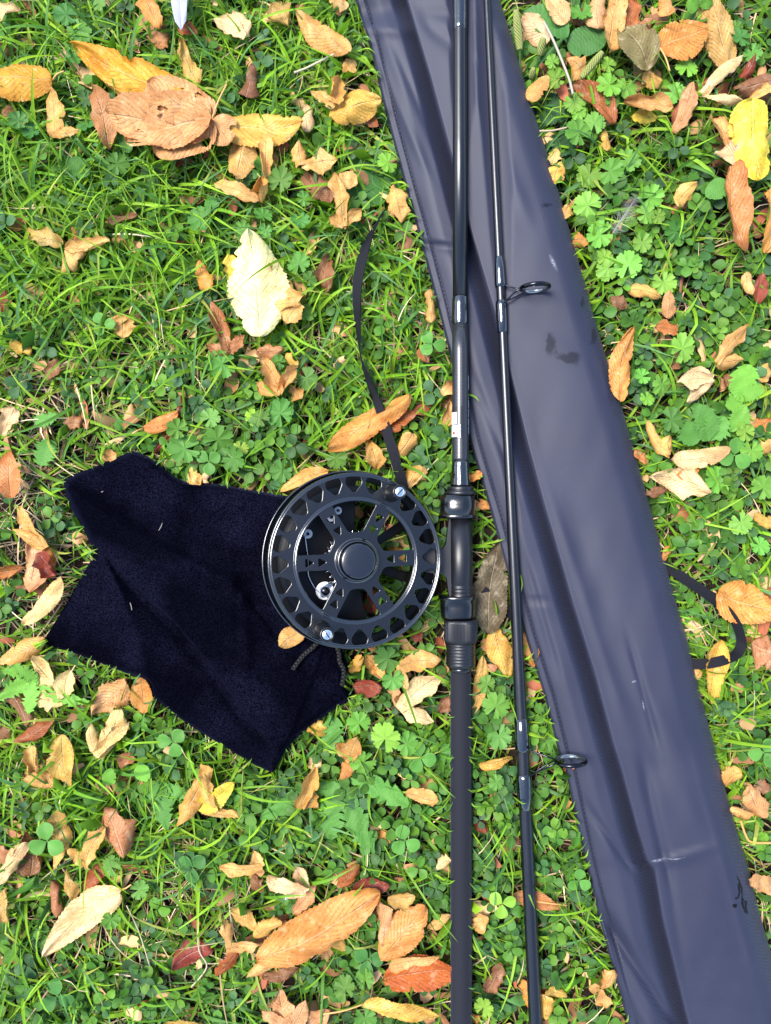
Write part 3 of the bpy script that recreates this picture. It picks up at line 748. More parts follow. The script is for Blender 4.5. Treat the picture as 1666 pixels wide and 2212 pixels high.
FV = np.stack([c0 - sd * 0.00013, c0 + sd * 0.00013, c0 + dirn * ln], 1).reshape(-1, 3)
pl = part('fleece_pile', mesh_from('fleece_pile', FV, np.arange(nf * 3).reshape(-1, 3), smooth=False), M['fleece'], pouch); pl['kind'] = 'stuff'
def on_pouch(x, y, up): return P(x, y, float(pouch_z(np.array([x * 1.0]), np.array([y * 1.0]))[0]) + up)
for path in ([(694, 1378, .004), (677, 1398, .004), (654, 1418, .003), (633, 1446, .0022)], [(728, 1396, .003), (733, 1413, .003), (734, 1428, .003), (743, 1447, .003), (742, 1467, .003), (739, 1481, .002)]):
    pts_ = [on_pouch(*p) for p in path]; pts_ = [Vector(p) for p in smooth_path([p[:] for p in pts_], 6)]
    gpart('drawcord', tube(pts_, PX(5.2), 14), M['cord'], pouch, press=False)

geo = []
for (x, y, dx, dy) in ((347, 1138, 4, -8), (283, 1310, 2, 8), (221, 1062, 2, -1)):
    a = on_pouch(x - dx, y - dy, 0.0012); b = on_pouch(x + dx, y + dy, 0.0016); geo.append(tube([a, a.lerp(b, 0.5) + Vector((0.0005, 0, 0.0005)), b], 0.00035, 5))
li = gpart('lint', join(*geo), plain('pale_lint', (0.18, 0.165, 0.145), 0.8), pouch, press=False); li['kind'] = 'stuff'

# ------------------------------------------------------------------ fallen leaves
PAL = dict(tan=(0.70, 0.385, 0.115), pale=(0.78, 0.53, 0.25), cream=(0.86, 0.80, 0.36), amber=(0.66, 0.31, 0.030), gold=(0.70, 0.41, 0.075), orange=(0.62, 0.27, 0.06),
           vivid=(0.50, 0.125, 0.018), rust=(0.36, 0.105, 0.030), brick=(0.27, 0.050, 0.028), brown=(0.26, 0.115, 0.050), pink=(0.46, 0.20, 0.085), pinktan=(0.64, 0.335, 0.13),
           yellow=(0.72, 0.55, 0.06), ochre=(0.52, 0.33, 0.085), olive=(0.23, 0.20, 0.075), grey=(0.115, 0.085, 0.048), copper=(0.54, 0.21, 0.06))

def m_leaf():
    t = NT('dry_leaf'); oi = t.n('ShaderNodeObjectInfo'); uv = uv_co(t); sx = t.n('ShaderNodeSeparateXYZ'); t.l(uv, sx.inputs[0])
    g = t.n('ShaderNodeNewGeometry').outputs['Position']; u, v = sx.outputs[0], sx.outputs[1]
    q = t.math('MULTIPLY', t.math('ABSOLUTE', t.math('SUBTRACT', u, 0.5)), 2.0)
    mid = t.ramp(q, (0.015, 1.0), (0.06, 0.0))
    wob = t.math('MULTIPLY', t.noise(g, 60, 2), 0.35)
    ph = t.math('FRACT', t.math('ADD', t.math('SUBTRACT', t.math('MULTIPLY', v, 13.0), t.math('MULTIPLY', q, 4.2)), wob))
    tri = t.math('MULTIPLY', t.math('ABSOLUTE', t.math('SUBTRACT', ph, 0.5)), 2.0)
    sec = t.math('MULTIPLY', t.ramp(tri, (0.82, 0.0), (0.98, 1.0)), t.ramp(t.noise(g, 130, 2), (0.36, 0.0), (0.62, 1.0)))
    vein = t.math('MAXIMUM', mid, t.math('MULTIPLY', sec, 0.75))
    n1 = t.noise(g, 48, 4, 0.6); n2 = t.noise(g, 420, 3, 0.6); n3 = t.noise(g, 150, 3, 0.6)
    base = oi.outputs['Color']
    dark = t.mix(1.0, base, (0.58, 0.46, 0.34), 'MULTIPLY'); lite = t.mix(0.32, base, (0.90, 0.74, 0.48))
    c = t.mix(t.ramp(n1, (0.46, 0.0), (0.70, 0.85)), base, dark)
    c = t.mix(t.ramp(n1, (0.28, 0.45), (0.42, 0.0)), c, lite)
    c = t.mix(t.math('MULTIPLY', t.ramp(q, (0.72, 0.0), (1.0, 0.8)), n3), c, dark)
    c = t.mix(t.math('MULTIPLY', vein, 0.55), c, lite)
    c = t.mix(t.math('MULTIPLY', t.ramp(tri, (0.45, 0.0), (0.80, 0.30)), t.ramp(tri, (0.80, 1.0), (0.92, 0.0))), c, dark)
    c = t.mix(t.ramp(n2, (0.58, 0.0), (0.70, 0.75)), c, t.mix(1.0, base, (0.35, 0.22, 0.15), 'MULTIPLY'))
    vo = t.n('ShaderNodeTexVoronoi', feature='DISTANCE_TO_EDGE'); vo.inputs['Scale'].default_value = 420; t.l(g, vo.inputs['Vector'])
    net = t.ramp(vo.outputs['Distance'], (0.02, 1.0), (0.14, 0.0)); c = t.mix(t.math('MULTIPLY', net, 0.30), c, dark)
    c = t.mix(t.ramp(n3, (0.55, 0.0), (0.72, 0.45)), c, dark); c = t.mix(t.ramp(n3, (0.30, 0.5), (0.44, 0.0)), c, lite)
    t.l(c, t.b.inputs['Base Color']); t.set(Roughness=0.55, IOR=1.33)
    h = t.math('ADD', t.math('MULTIPLY', vein, -0.6), t.math('MULTIPLY', n3, 0.8)); bm = t.bump(h, 0.9, 0.0012)
    tr = t.n('ShaderNodeBsdfTranslucent'); t.l(c, tr.inputs[0]); t.l(bm.outputs[0], tr.inputs['Normal'])
    mx = t.n('ShaderNodeMixShader'); mx.inputs[0].default_value = 0.22; t.l(t.b.outputs[0], mx.inputs[1]); t.l(tr.outputs[0], mx.inputs[2]); t.l(mx.outputs[0], t.out.inputs[0])
    return t.m
M['leaf'] = m_leaf()
M['stalk'] = plain('leaf_stalk', (0.5, 0.26, 0.08), 0.5)

def profile(kind, s):
    if kind == 'elm': return np.clip(np.sin(np.pi * s ** 0.90), 0, 1) ** 0.58 * (1 - 0.10 * s)
    if kind == 'strip': return np.clip(s / 0.16, 0, 1) ** 0.6 * np.clip((1 - s) / 0.22, 0, 1) ** 0.62
    if kind == 'broad': return np.clip(np.sin(np.pi * s ** 0.72), 0, 1) ** 0.46
    if kind == 'round': return np.clip(np.sin(np.pi * s), 0, 1) ** 0.55
    if kind == 'finger': return (0.55 + 0.45 * np.sin(np.pi * s ** 1.2)) * np.clip((1 - s) / 0.25, 0, 1) ** 0.6
    return np.sin(np.pi * s)

def blade(L, W, kind, r, rows=22, cols=9, roll=0.0, bend=0.0, twist=0.0, fold=0.0, wob=0.03, serr=0.0, rib=0.0, side=0.0, tear=0.0, crease=0, teeth=26, bites=0):
    """one leaf blade: base at the origin, tip along +Y, face up (+Z)"""
    s = np.linspace(0.0, 1.0, rows); q = np.linspace(-1, 1, cols); S, Qq = np.meshgrid(s, q, indexing='ij')
    w = W / 2 * np.maximum(profile(kind, np.clip(S, 1e-4, 1 - 1e-4)), 0.02)
    if abs(roll) > 1e-3:
        a = abs(roll) / 2; eff = math.sin(min(a, math.pi / 2)) / a; w = w / eff
    if serr:
        saw = 1 - ((s * teeth + 0.25 * np.sin(s * 17 + r.uniform(0, 6))) % 1.0) * 2; w = w * (1 + np.where(np.abs(Qq) > 0.98, serr * saw[:, None] * r.uniform(0.3, 1.2, S.shape), 0) + np.where((np.abs(Qq) > 0.6) & (teeth < 12), serr * saw[:, None] * (np.abs(Qq) - 0.6) * 1.6, 0))
        for _ in range(bites):
            s0 = r.uniform(0.15, 0.98); sg_ = r.choice([-1, 1]); dp = r.uniform(0.08, 0.34); ww_ = r.uniform(0.012, 0.05)
            w = w * (1 - dp * np.exp(-((S - s0) / ww_) ** 2) * (Qq * sg_ > 0) * np.abs(Qq) ** 2)
    else:
        jag = np.interp(s, np.linspace(0, 1, 9), r.uniform(-0.38, 0.16, 9)), np.interp(s, np.linspace(0, 1, 9), r.uniform(-0.38, 0.16, 9)); w = w * (1 + np.abs(Qq) ** 2 * np.where(Qq < 0, jag[0][:, None], jag[1][:, None]) + np.where(np.abs(Qq) > 0.98, r.uniform(-0.09, 0.05, S.shape), 0))
    # slow change of width so that no two outlines agree
    w = w * (1 + 0.10 * np.sin(S * r.uniform(4, 9) + r.uniform(0, 6) + Qq * r.uniform(-1, 1)))
    hr = roll / 2 * (0.85 + 0.4 * np.sin(S * r.uniform(2, 5) + r.uniform(0, 6))); aa = Qq * hr
    if abs(roll) > 1e-3: cx = w * np.sin(aa) / hr; cz = w * (1 - np.cos(aa)) / hr
    else: cx = w * Qq; cz = np.zeros_like(w)
    cz = cz + np.abs(cx) * math.tan(fold)
    f1, f2, p1, p2 = r.uniform(3, 7), r.uniform(1, 3), r.uniform(0, 6), r.uniform(0, 6)
    cz = cz + wob * L * np.sin(S * f1 + p1 + Qq * f2) * 0.6 + wob * L * 0.5 * np.sin(S * f1 * 2.1 + p2 - Qq * 2.2 * f2)
    for _ in range(crease):                                  # dried leaves crack along straight folds
        an = r.uniform(0, np.pi); cc_ = r.uniform(-0.5, 0.5); tt = np.cos(an) * Qq * 0.8 + np.sin(an) * (S * 2 - 1) - cc_
        cz = cz + (np.abs(tt) - 0.4) * r.choice([-1, 1]) * r.uniform(0.4, 1) * (0.11 if crease > 1 else 0.06) * min(L, 3 * W)
    if rib: cz = cz + rib * np.sin(2 * np.pi * (S * 13 - np.abs(Qq) * 4.2)) * np.abs(Qq) ** 0.5
    tw = twist * (S - 0.4); cx, cz = cx * np.cos(tw) - cz * np.sin(tw), cx * np.sin(tw) + cz * np.cos(tw)
    b = bend * (s - 0.5); yb = np.concatenate([[0], np.cumsum(np.cos((b[1:] + b[:-1]) / 2))]) * L / (rows - 1); zb = np.concatenate([[0], np.cumsum(np.sin((b[1:] + b[:-1]) / 2))]) * L / (rows - 1)
    yb = yb * (L / max(yb[-1], 1e-6)) if yb[-1] > 0.3 * L else yb
    xs = side * L * np.sin(np.pi * s)
    X = cx + xs[:, None]; Yv = yb[:, None] - np.sin(b)[:, None] * cz; Z = zb[:, None] + np.cos(b)[:, None] * cz
    V = np.stack([X, Yv, Z], -1).reshape(-1, 3); uv = np.stack([(Qq + 1) / 2, S], -1).reshape(-1, 2); Fc = grid_faces(rows, cols)
    if tear:
        cen = [(r.uniform(0.15, 0.95), r.choice([-1, 1]) * r.uniform(0.45, 1.0), r.uniform(0.03, 0.09)) for _ in range(int(tear))]
        keep = []
        for f in Fc:
            ss = np.mean([uv[i][1] for i in f]); qq = np.mean([uv[i][0] for i in f]) * 2 - 1
            if any((ss - a) ** 2 + ((qq - b_) * 0.5) ** 2 < c_ * c_ for a, b_, c_ in cen): continue
            keep.append(f)
        Fc = keep
    return V, Fc, uv

def xf(V, base, tip, tilt=0.0):
    """place a blade: base to tip in world space"""
    d = tip - base; yv = d.normalized(); xv = yv.cross(Vector((0, 0, 1))).normalized(); zv = xv.cross(yv)
    if tilt: xv, zv = xv * math.cos(tilt) + zv * math.sin(tilt), zv * math.cos(tilt) - xv * math.sin(tilt)
    Mx = np.array([xv[:], yv[:], zv[:]]); return V @ Mx + np.array(base[:])

LEAFV = []
def TXY(c, r, x, y): return 555.33 * c + x / 3.0, 553.1 * r + y / 3.0

SHAPE = {   # kind: (profile, base roll, bend, twist, fold, wobble, serration, ribs, rows, cols)
    'elm': ('elm', 1.5, 1.1, 0.6, 0.2, 0.032, 0.06, 0.00035, 67, 15),
    'flat': ('elm', 0.9, 0.8, 0.35, 0.12, 0.024, 0.06, 0.00025, 67, 15),
    'broad': ('broad', 0.5, 0.5, 0.2, 0.05, 0.030, 0.04, 0.0003, 67, 25),
    'strip': ('strip', 3.2, 0.9, 0.9, 0.0, 0.03, 0.0, 0.0004, 24, 11),
    'curl': ('elm', 2.8, 1.5, 1.0, 0.0, 0.045, 0.0, 0.0003, 49, 13),
    'lobe': ('finger', 2.4, 1.3, 0.8, 0.0, 0.045, 0.0, 0.0003, 22, 9),
    'scrap': ('round', 1.6, 1.3, 0.8, 0.0, 0.06, 0.0, 0.0003, 25, 11),
}
def leaf(c, r, bx, by, tx, ty, w, kind, colour, label, z=24, more=None, roll=None, stalk=None, tear=0, dz=0, name='fallen_leaf'):
    rg = np.random.default_rng(int(c * 7919 + r * 104729 + bx * 13 + by * 7 + tx + ty + 90000))
    p, ro, be, tw, fo, wo, se, ri, rows, cols = SHAPE[kind]
    z = z / 1000.0
    A = P(*TXY(c, r, bx, by), z); tips = [(tx, ty, w)] + list(more or [])
    Vs = []; Fs = []; uvs = []
    for i, (x, y, ww) in enumerate(tips):
        B = P(*TXY(c, r, x, y), z + (dz + rg.uniform(-3, 4)) / 1000.0)
        L = (B - A).length; W = ww / 3.0 * K * (1 - z / H) * 1.12
        sg = rg.choice([-1, 1]) if roll is None else (1 if roll >= 0 else -1)
        rl = (ro * rg.uniform(0.7, 1.3) * sg) if roll is None else roll
        V, Fc, uv = blade(L, W, p, rg, rows, cols, rl, be * rg.uniform(-1, 1), tw * rg.uniform(-1, 1), fo * sg, wo, se, ri, rg.uniform(-0.07, 0.07), tear, 1 if kind in ('elm', 'flat', 'broad') else 3, 26, int(rg.integers(1, 6)))
        V = xf(V, A, B, rg.uniform(-0.22, 0.22)); n = sum(len(q) for q in Vs)
        Vs.append(V); Fs += [tuple(k + n for k in f) for f in Fc]; uvs.append(uv)
    V = np.vstack(Vs); uv = np.vstack(uvs)
    lo = np.percentile(V[:, 2], 5)
    V[:, 2] += (z - 0.004) - lo if lo < z - 0.004 else 0
    V[:, 2] = np.maximum(V[:, 2], 0.004)
    me = mesh_from(name, V - np.array(A[:]), Fs, uv)
    o = bpy.data.objects.new(name, me); COL.objects.link(o); o.location = A; me.materials.append(M['leaf'])
    cc = np.array(PAL[colour]) * rg.uniform(0.88, 1.1) * np.array([1, rg.uniform(0.94, 1.06), rg.uniform(0.85, 1.15)])
    o.color = (*np.clip(cc, 0, 0.95), 1)
    tag(o, label, 'leaf', 'fallen autumn leaves on the grass')
    LEAFV.append((V, z))
    if stalk:
        a = P(*TXY(c, r, bx, by), z); e = P(*TXY(c, r, *stalk), z + 0.004); mid = a.lerp(e, 0.5) + Vector((0, 0, 0.002))
        geo = tube([Vector(q) for q in smooth_path([(a - Vector(A))[:], (mid - Vector(A))[:], (e - Vector(A))[:]], 5)], [0.0006] * 11, 6)
        sm_ = mesh_from('stalk', geo[0], geo[1]); so = bpy.data.objects.new('stalk', sm_); COL.objects.link(so); sm_.materials.append(M['stalk']); so.parent = o
    return o

LV = [
 # ---- upper left
 (0,0,1330,660,475,290,235,'elm','amber','long amber leaf arched above the big torn tan leaf',dict(z=30,roll=-0.9)),
 (0,0,1372,775,705,740,340,'broad','pinktan','big torn pinkish-tan leaf with pale veins and ragged holes',dict(z=34,roll=0.3,tear=3,more=[(950,530,300),(800,900,260),(1010,1005,250),(1490,930,190)],stalk=(1470,545))),
 (0,0,1400,800,1965,790,195,'elm','gold','golden serrated leaf lying right against the torn leaf\'s stalk',dict(z=29)),
 (0,0,340,520,-170,500,250,'elm','amber','broad amber leaf cut off by the left edge, stalk to the right',dict(z=29,stalk=(415,460),roll=-0.8)),
 (0,0,350,885,335,545,115,'lobe','tan','tan finger-shaped leaf standing below the broad amber leaf',dict(z=28,more=[(515,848,60)],roll=-1.0)),
 (0,0,700,965,600,555,135,'strip','pink','rolled dusky-pink leaf just left of the big torn leaf',dict(z=28,roll=2.0)),
 (0,0,870,640,570,370,150,'strip','tan','curled tan leaf tucked under the long amber leaf',dict(z=23,roll=-1.5)),
 (0,0,860,495,740,390,110,'scrap','brown','small brown leaf between the amber leaf and curled tan leaf',dict(z=20)),
 (0,0,1035,185,930,-60,115,'strip','orange','orange-brown rolled leaf at the top edge, left of the white feather',dict(z=28,roll=1.6)),
 (0,0,1590,235,1390,130,100,'lobe','pale','pale two-pronged leaf right of the white feather',dict(z=27,more=[(1510,45,100)])),
 (0,0,1285,540,1170,240,110,'curl','ochre','narrow ochre leaf pointing up at the white feather',dict(z=26,roll=-1.2)),
 (0,0,1280,215,1160,185,70,'scrap','rust','small rusty scrap at the lower end of the white feather',dict(z=24)),
 (0,0,-20,115,135,60,95,'curl','pale','pale tan leaf at the left edge near the top corner',{}),
 (0,0,410,1580,165,1500,115,'curl','ochre','ochre leaf in long grass below the left amber leaf',dict(z=23)),
 (0,0,420,1610,720,1580,80,'strip','tan','knobbly tan curl beside the ochre leaf in long grass',dict(z=25,more=[(500,1690,110)])),
 (0,0,1680,1300,1380,1170,90,'strip','tan','twisted tan strip below the golden serrated leaf',dict(z=25,roll=1.8)),
 (0,0,1600,870,1530,1160,165,'elm','tan','upright tan leaf directly under the golden serrated leaf',dict(z=24)),
 (0,0,700,1432,890,1385,55,'strip','brown','thin brown leaf half sunk in grass below the torn leaf',dict(z=18)),
 (0,0,1600,645,1640,430,120,'curl','brown','brown rolled leaf right of the ochre narrow leaf',dict(z=23)),
 (0,0,1000,300,1095,225,80,'scrap','pink','dull brown leaf just above the long amber leaf\'s middle',dict(z=19)),
 (0,0,600,590,510,430,110,'scrap','pale','faded leaf under the rolled dusky-pink leaf\'s upper end',dict(z=17)),
 (0,0,100,690,20,760,70,'scrap','brown','brown scrap under the broad amber leaf\'s lower edge',dict(z=18)),
 # ---- upper middle
 (1,0,605,345,255,75,155,'elm','tan','tan serrated leaf slanting towards the bag\'s top left corner',dict(z=28)),
 (1,0,195,160,95,20,120,'curl','ochre','ochre leaf at the top edge above the tan serrated leaf',{}),
 (1,0,590,45,470,-20,95,'scrap','tan','tan leaf at the top edge beside the bag\'s corner',{}),
 (1,0,480,770,805,655,185,'elm','gold','golden-orange comb-edged leaf touching the bag\'s left hem',dict(z=27,roll=-0.7)),
 (1,0,500,690,530,490,110,'lobe','tan','curly tan leaf standing over the golden-orange comb-edged leaf',dict(z=30,more=[(345,590,70)])),
 (1,0,290,1080,525,1040,120,'lobe','tan','plump tan forked leaf below the golden serrated leaf\'s tip',dict(z=26,more=[(265,920,100)])),
 (1,0,560,1470,510,1120,110,'lobe','tan','tan three-fingered leaf left of the dark plantain leaf',dict(z=27,more=[(675,1350,70),(470,1405,90)])),
 (1,0,890,1190,930,1450,135,'curl','tan','papery ribbed tan leaf tucked against the bag\'s left hem',dict(z=23,roll=-1.4)),
 (1,0,60,1160,60,895,85,'strip','tan','upright tan leaf left of the plump forked leaf',{}),
 (1,0,30,1310,20,1140,110,'curl','tan','crumpled tan leaf under the upright one left of the forked leaf',dict(z=22)),
 (1,0,650,1195,530,1130,115,'scrap','tan','shell-like ribbed tan leaf above the three-fingered leaf',dict(z=23)),
 (1,0,480,1310,350,1130,115,'curl','brown','brown leaf behind the three-fingered leaf',dict(z=19)),
 (1,0,330,870,310,690,90,'strip','pale','pale leaf end poking out under the golden serrated leaf',dict(z=20)),
 (1,0,170,1000,150,860,100,'scrap','brown','brown fragment below the golden serrated leaf',dict(z=17)),
 (1,0,720,820,760,740,100,'scrap','rust','reddish scrap below the comb-edged leaf by the hem',dict(z=17)),
 (1,0,640,470,570,390,90,'scrap','tan','tan scrap by the hem under the tan serrated leaf',dict(z=20)),
 # ---- upper right
 (2,0,540,195,560,-60,110,'strip','pinktan','pinkish rolled leaf hanging from the top edge by a cranesbill leaf',dict(z=26)),
 (2,0,610,345,700,-60,140,'strip','tan','long tan rolled leaf reaching down from the top edge',dict(z=28,roll=1.4)),
 (2,0,760,190,740,-40,60,'strip','rust','thin rust leaf edge beside the long tan rolled leaf',dict(z=24)),
 (2,0,880,450,680,175,235,'flat','olive','olive-grey fading leaf left of the boxy orange leaf',dict(z=27)),
 (2,0,940,300,1260,180,235,'broad','orange','boxy glossy orange leaf with dark nibbled margin',dict(z=31,roll=-0.8,stalk=(1010,460))),
 (2,0,990,110,950,-50,100,'curl','orange','orange leaf at the top edge above the boxy orange leaf',dict(z=28)),
 (2,0,1390,440,1290,-60,205,'elm','ochre','large pale ochre leaf with grey blotches near the top right',dict(z=26,roll=-0.6)),
 (2,0,1225,610,1480,360,100,'lobe','pale','pale forked leaf above the bright yellow leaf',dict(z=28,more=[(1480,660,70)])),
 (2,0,1680,530,1430,600,130,'curl','brown','grey-brown leaf behind the pale forked leaf at right edge',dict(z=22)),
 (2,0,1680,560,1530,645,70,'strip','tan','tan rolled leaf touching the top of the bright yellow leaf',dict(z=26)),
 (2,0,1540,645,1600,1165,250,'broad','yellow','bright yellow leaf with brown spots at the right edge',dict(z=31,roll=-0.9)),
 (2,0,710,660,1030,690,120,'curl','pinktan','pinkish curled leaf with a bright yellow end beneath',dict(z=25)),
 (2,0,755,770,925,765,95,'scrap','yellow','small golden-yellow leaf under the pinkish curled leaf',dict(z=22)),
 (2,0,1050,860,1155,535,100,'strip','pinktan','long brownish finger leaf pointing to the boxy orange leaf',dict(z=26,roll=1.8)),
 (2,0,1490,1000,1310,990,130,'scrap','pale','frilly pale tan leaf left of the bright yellow leaf',dict(z=27)),
 (2,0,1390,930,1260,770,120,'curl','tan','tan crumpled leaf above the frilly pale leaf',dict(z=23)),
 (2,0,1495,1640,1420,1060,135,'strip','copper','long rust-tan rolled leaf hanging below the frilly pale leaf',dict(z=27,roll=1.6)),
 (2,0,1620,1640,1650,1230,200,'elm','orange','orange-tan leaf at the right edge under the yellow leaf',dict(z=25)),
 (2,0,1050,1345,1185,1185,85,'curl','tan','small tan leaf among round clover left of the long rolled leaf',dict(z=24)),
 (2,0,95,650,220,485,115,'flat','tan','ovate tan leaf against the bag\'s upper right edge',dict(z=25)),
 (2,0,225,265,50,120,135,'elm','pale','pale tan leaf beside the plantain spike at the bag\'s edge',dict(z=23)),
 (2,0,340,150,210,-30,120,'elm','pale','cream-tan leaf at the top edge above the dark plantain leaf',dict(z=25)),
 (2,0,240,1070,280,960,70,'scrap','tan','upper of three little tan leaves along the bag\'s right edge',dict(z=20)),
 (2,0,255,1190,310,1050,95,'scrap','gold','middle of three little tan leaves along the bag\'s right edge',dict(z=20)),
 (2,0,320,1420,345,1320,75,'scrap','tan','lowest of three little tan leaves along the bag\'s right edge',dict(z=19)),
 (2,0,650,800,380,550,130,'elm','rust','rust-brown leaf under the pale dry stem',dict(z=21)),
 (2,0,600,980,600,835,70,'strip','gold','narrow ochre curl in the gap between cranesbill leaves',dict(z=22)),
 (2,0,385,1560,480,1570,110,'curl','orange','orange-brown leaf half under the bag beside cranesbill',dict(z=19)),
 (2,0,470,490,350,380,105,'curl','tan','tan curled leaf at the foot of the slanting plantain spike',dict(z=23)),
 (2,0,1480,510,1555,360,80,'curl','brick','dark red leaf tip beside the pale forked leaf',dict(z=22)),
 (2,0,960,520,850,470,100,'scrap','tan','tan scrap under the olive-grey leaf',dict(z=20)),
 (2,0,460,160,370,100,120,'scrap','brown','brown leaf behind the cranesbill leaf at top',dict(z=17)),
 (2,0,900,130,790,190,110,'scrap','pink','dull pink leaf between olive and boxy orange leaves',dict(z=20)),
 # ---- middle left
 (0,1,205,615,55,580,65,'strip','gold','ochre curl in grass at the left, level with the cream leaf\'s top',dict(z=20)),
 (0,1,800,530,800,375,165,'scrap','tan','ragged tan-brown leaf left of the cream leaf',dict(z=20)),
 (0,1,1345,225,1290,20,85,'strip','orange','narrow orange rolled leaf just left of the cream leaf',dict(z=24)),
 (0,1,1490,630,1365,300,115,'lobe','pink','dusky pink leaf with a long finger below the cream leaf',dict(z=26,more=[(1585,510,70),(1335,570,70)])),
 (0,1,925,1120,1155,1010,105,'elm','copper','small rust-red leaf above the pouch\'s top corner',dict(z=23,stalk=(860,1150))),
 (0,1,300,800,370,670,95,'scrap','brown','dull brown leaf lying in the dry grass patch at left',dict(z=16)),
 (0,1,15,1160,110,990,105,'curl','pale','pale banded leaf at the left edge above the pouch',dict(z=22)),
 (0,1,70,1570,60,1260,155,'elm','copper','rust-orange leaf pointing down at the left edge above the pouch',dict(z=23)),
 (0,1,665,1310,755,1285,80,'scrap','tan','little tan leaf by the pouch\'s top left corner',dict(z=18)),
 (0,1,1215,1350,1300,1480,75,'curl','tan','tan-brown leaf tip showing above the pouch\'s top edge',dict(z=18)),
 (0,1,1310,1470,1350,1400,40,'strip','pale','tiny pale leaf at the pouch\'s top edge',dict(z=18)),
 (0,1,410,1085,530,1060,80,'scrap','pink','pinkish-brown fragment in clover at the left',dict(z=15)),
 (0,1,1000,1280,1190,910,60,'scrap','brick','dark red scrap under clover right of the rust-red leaf',dict(z=14)),
 # ---- middle centre
 (1,1,20,530,-50,-170,345,'elm','cream','large cream-white leaf, the palest in the picture',dict(z=33,roll=-0.45)),
 (1,1,-180,-10,-120,180,110,'scrap','yellow','yellow flap showing under the cream leaf\'s left side',dict(z=28)),
 (1,1,285,320,70,60,140,'lobe','tan','tan pod-like leaf against the cream leaf\'s right side',dict(z=30,more=[(115,320,80),(190,445,130)],roll=-1.0)),
 (1,1,0,620,165,600,85,'scrap','pink','pinkish flap of the leaf heap below the cream leaf',dict(z=28)),
 (1,1,150,890,20,640,100,'lobe','tan','tan forked leaf topping the heap below the cream leaf',dict(z=27,more=[(255,720,90),(0,840,80)])),
 (1,1,290,925,215,840,60,'strip','tan','small curled tan leaf right of the forked leaf heap',dict(z=23)),
 (1,1,265,720,185,635,55,'strip','gold','ochre curl above the forked leaf heap',dict(z=25)),
 (1,1,985,910,465,1255,170,'elm','orange','long ribbed orange-brown leaf crossed by the black tape',dict(z=24,roll=-0.8)),
 (1,1,770,1130,1030,1020,140,'elm','rust','rust leaf lying under the tape beside the ribbed leaf',dict(z=20)),
 (1,1,780,1380,725,1185,90,'curl','tan','tan leaf standing between the ribbed leaf and the reel',dict(z=22)),
 (1,1,1010,1155,900,1310,120,'curl','tan','tan leaf right of the tape above the reel',dict(z=22)),
 (1,1,1070,1365,975,1510,140,'curl','tan','crumpled tan leaf at the reel\'s upper right rim',dict(z=21)),
 (1,1,460,1395,150,1530,90,'flat','tan','long tan leaf peeping out along the reel\'s upper left rim',dict(z=20)),
 (1,1,1270,830,1200,900,90,'scrap','tan','tan scrap left of the carbon sleeve',dict(z=20)),
 (1,1,1245,1100,1250,940,75,'strip','pinktan','pinkish leaf against the carbon sleeve\'s left side',dict(z=20)),
 (1,1,1130,435,1125,215,60,'strip','tan','narrow tan leaf against the bag\'s hem above the carbon sleeve',dict(z=20)),
 (1,1,1110,690,1050,600,85,'scrap','copper','fan-shaped ribbed brown leaf beside bright clover',dict(z=19)),
 (1,1,1380,1455,1455,1400,65,'scrap','orange','small orange leaf between cone and bag',dict(z=18)),
 (1,1,440,230,470,0,95,'curl','brown','brownish upright leaf right of the cream leaf',dict(z=20)),
 (1,1,1450,1640,1490,1590,90,'scrap','orange','orange-brown scrap beside the upper reel hood',dict(z=17)),
 # ---- middle right
 (2,1,690,945,770,460,150,'elm','orange','tall orange-tan leaf leaning on the bag\'s right edge',dict(z=28,roll=-0.6)),
 (2,1,955,275,715,215,65,'strip','tan','thin tan curl above the tall orange-tan leaf',dict(z=23)),
 (2,1,1000,405,1010,220,95,'elm','pinktan','pinkish fan leaf right of the thin tan curl',dict(z=22)),
 (2,1,720,340,620,270,80,'scrap','brown','brown leaf beside the bag under the thin tan curl',dict(z=18)),
 (2,1,1055,495,915,460,85,'curl','copper','rust-tan leaf in clover right of the tall orange-tan leaf',dict(z=22)),
 (2,1,1305,690,1500,475,80,'lobe','tan','tan twisted two-armed leaf in dense clover at right',dict(z=26,more=[(1485,675,90)])),
 (2,1,1285,800,1130,735,95,'lobe','pale','pale three-part leaf below the two-armed tan leaf',dict(z=26,more=[(1060,820,110),(1110,950,80)])),
 (2,1,1580,310,1610,110,95,'flat','brick','dusky red leaf near the right edge under the yellow leaf',dict(z=23)),
 (2,1,1540,250,1500,105,65,'strip','tan','tan curl left of the dusky red leaf',dict(z=25)),
 (2,1,1025,1320,1405,1250,130,'elm','pale','large pale tan leaf at the right of the bag\'s middle',dict(z=28,roll=-0.6)),
 (2,1,1000,1290,850,1070,70,'strip','tan','thin tan strip pointing up left from the pale leaf pile',dict(z=26)),
 (2,1,1010,1310,1010,1165,80,'curl','tan','little tan pod standing at the pale leaf pile\'s top',dict(z=28)),
 (2,1,1275,1525,860,1430,130,'curl','pale','pale curled leaf under the large pale tan leaf',dict(z=24)),
 (2,1,1060,1410,1205,1390,90,'scrap','orange','orange leaf wedged between the two large pale leaves',dict(z=22)),
 (2,1,860,1350,795,1250,70,'scrap','copper','brownish leaf touching the bag beside the pale leaf pile',dict(z=19)),
 (2,1,870,1550,1000,1490,70,'scrap','brown','brown leaf under the pale leaf pile\'s lower end',dict(z=19)),
 (2,1,1420,860,1350,780,90,'scrap','brown','brown round leaf right of the pale three-part leaf',dict(z=20)),
 (2,1,1550,1150,1690,1060,95,'curl','copper','rusty leaf at the right edge below the lobed green leaf',dict(z=22)),
 (2,1,1600,1270,1690,1200,75,'strip','tan','tan leaf end at the right edge below the rusty leaf',dict(z=23)),
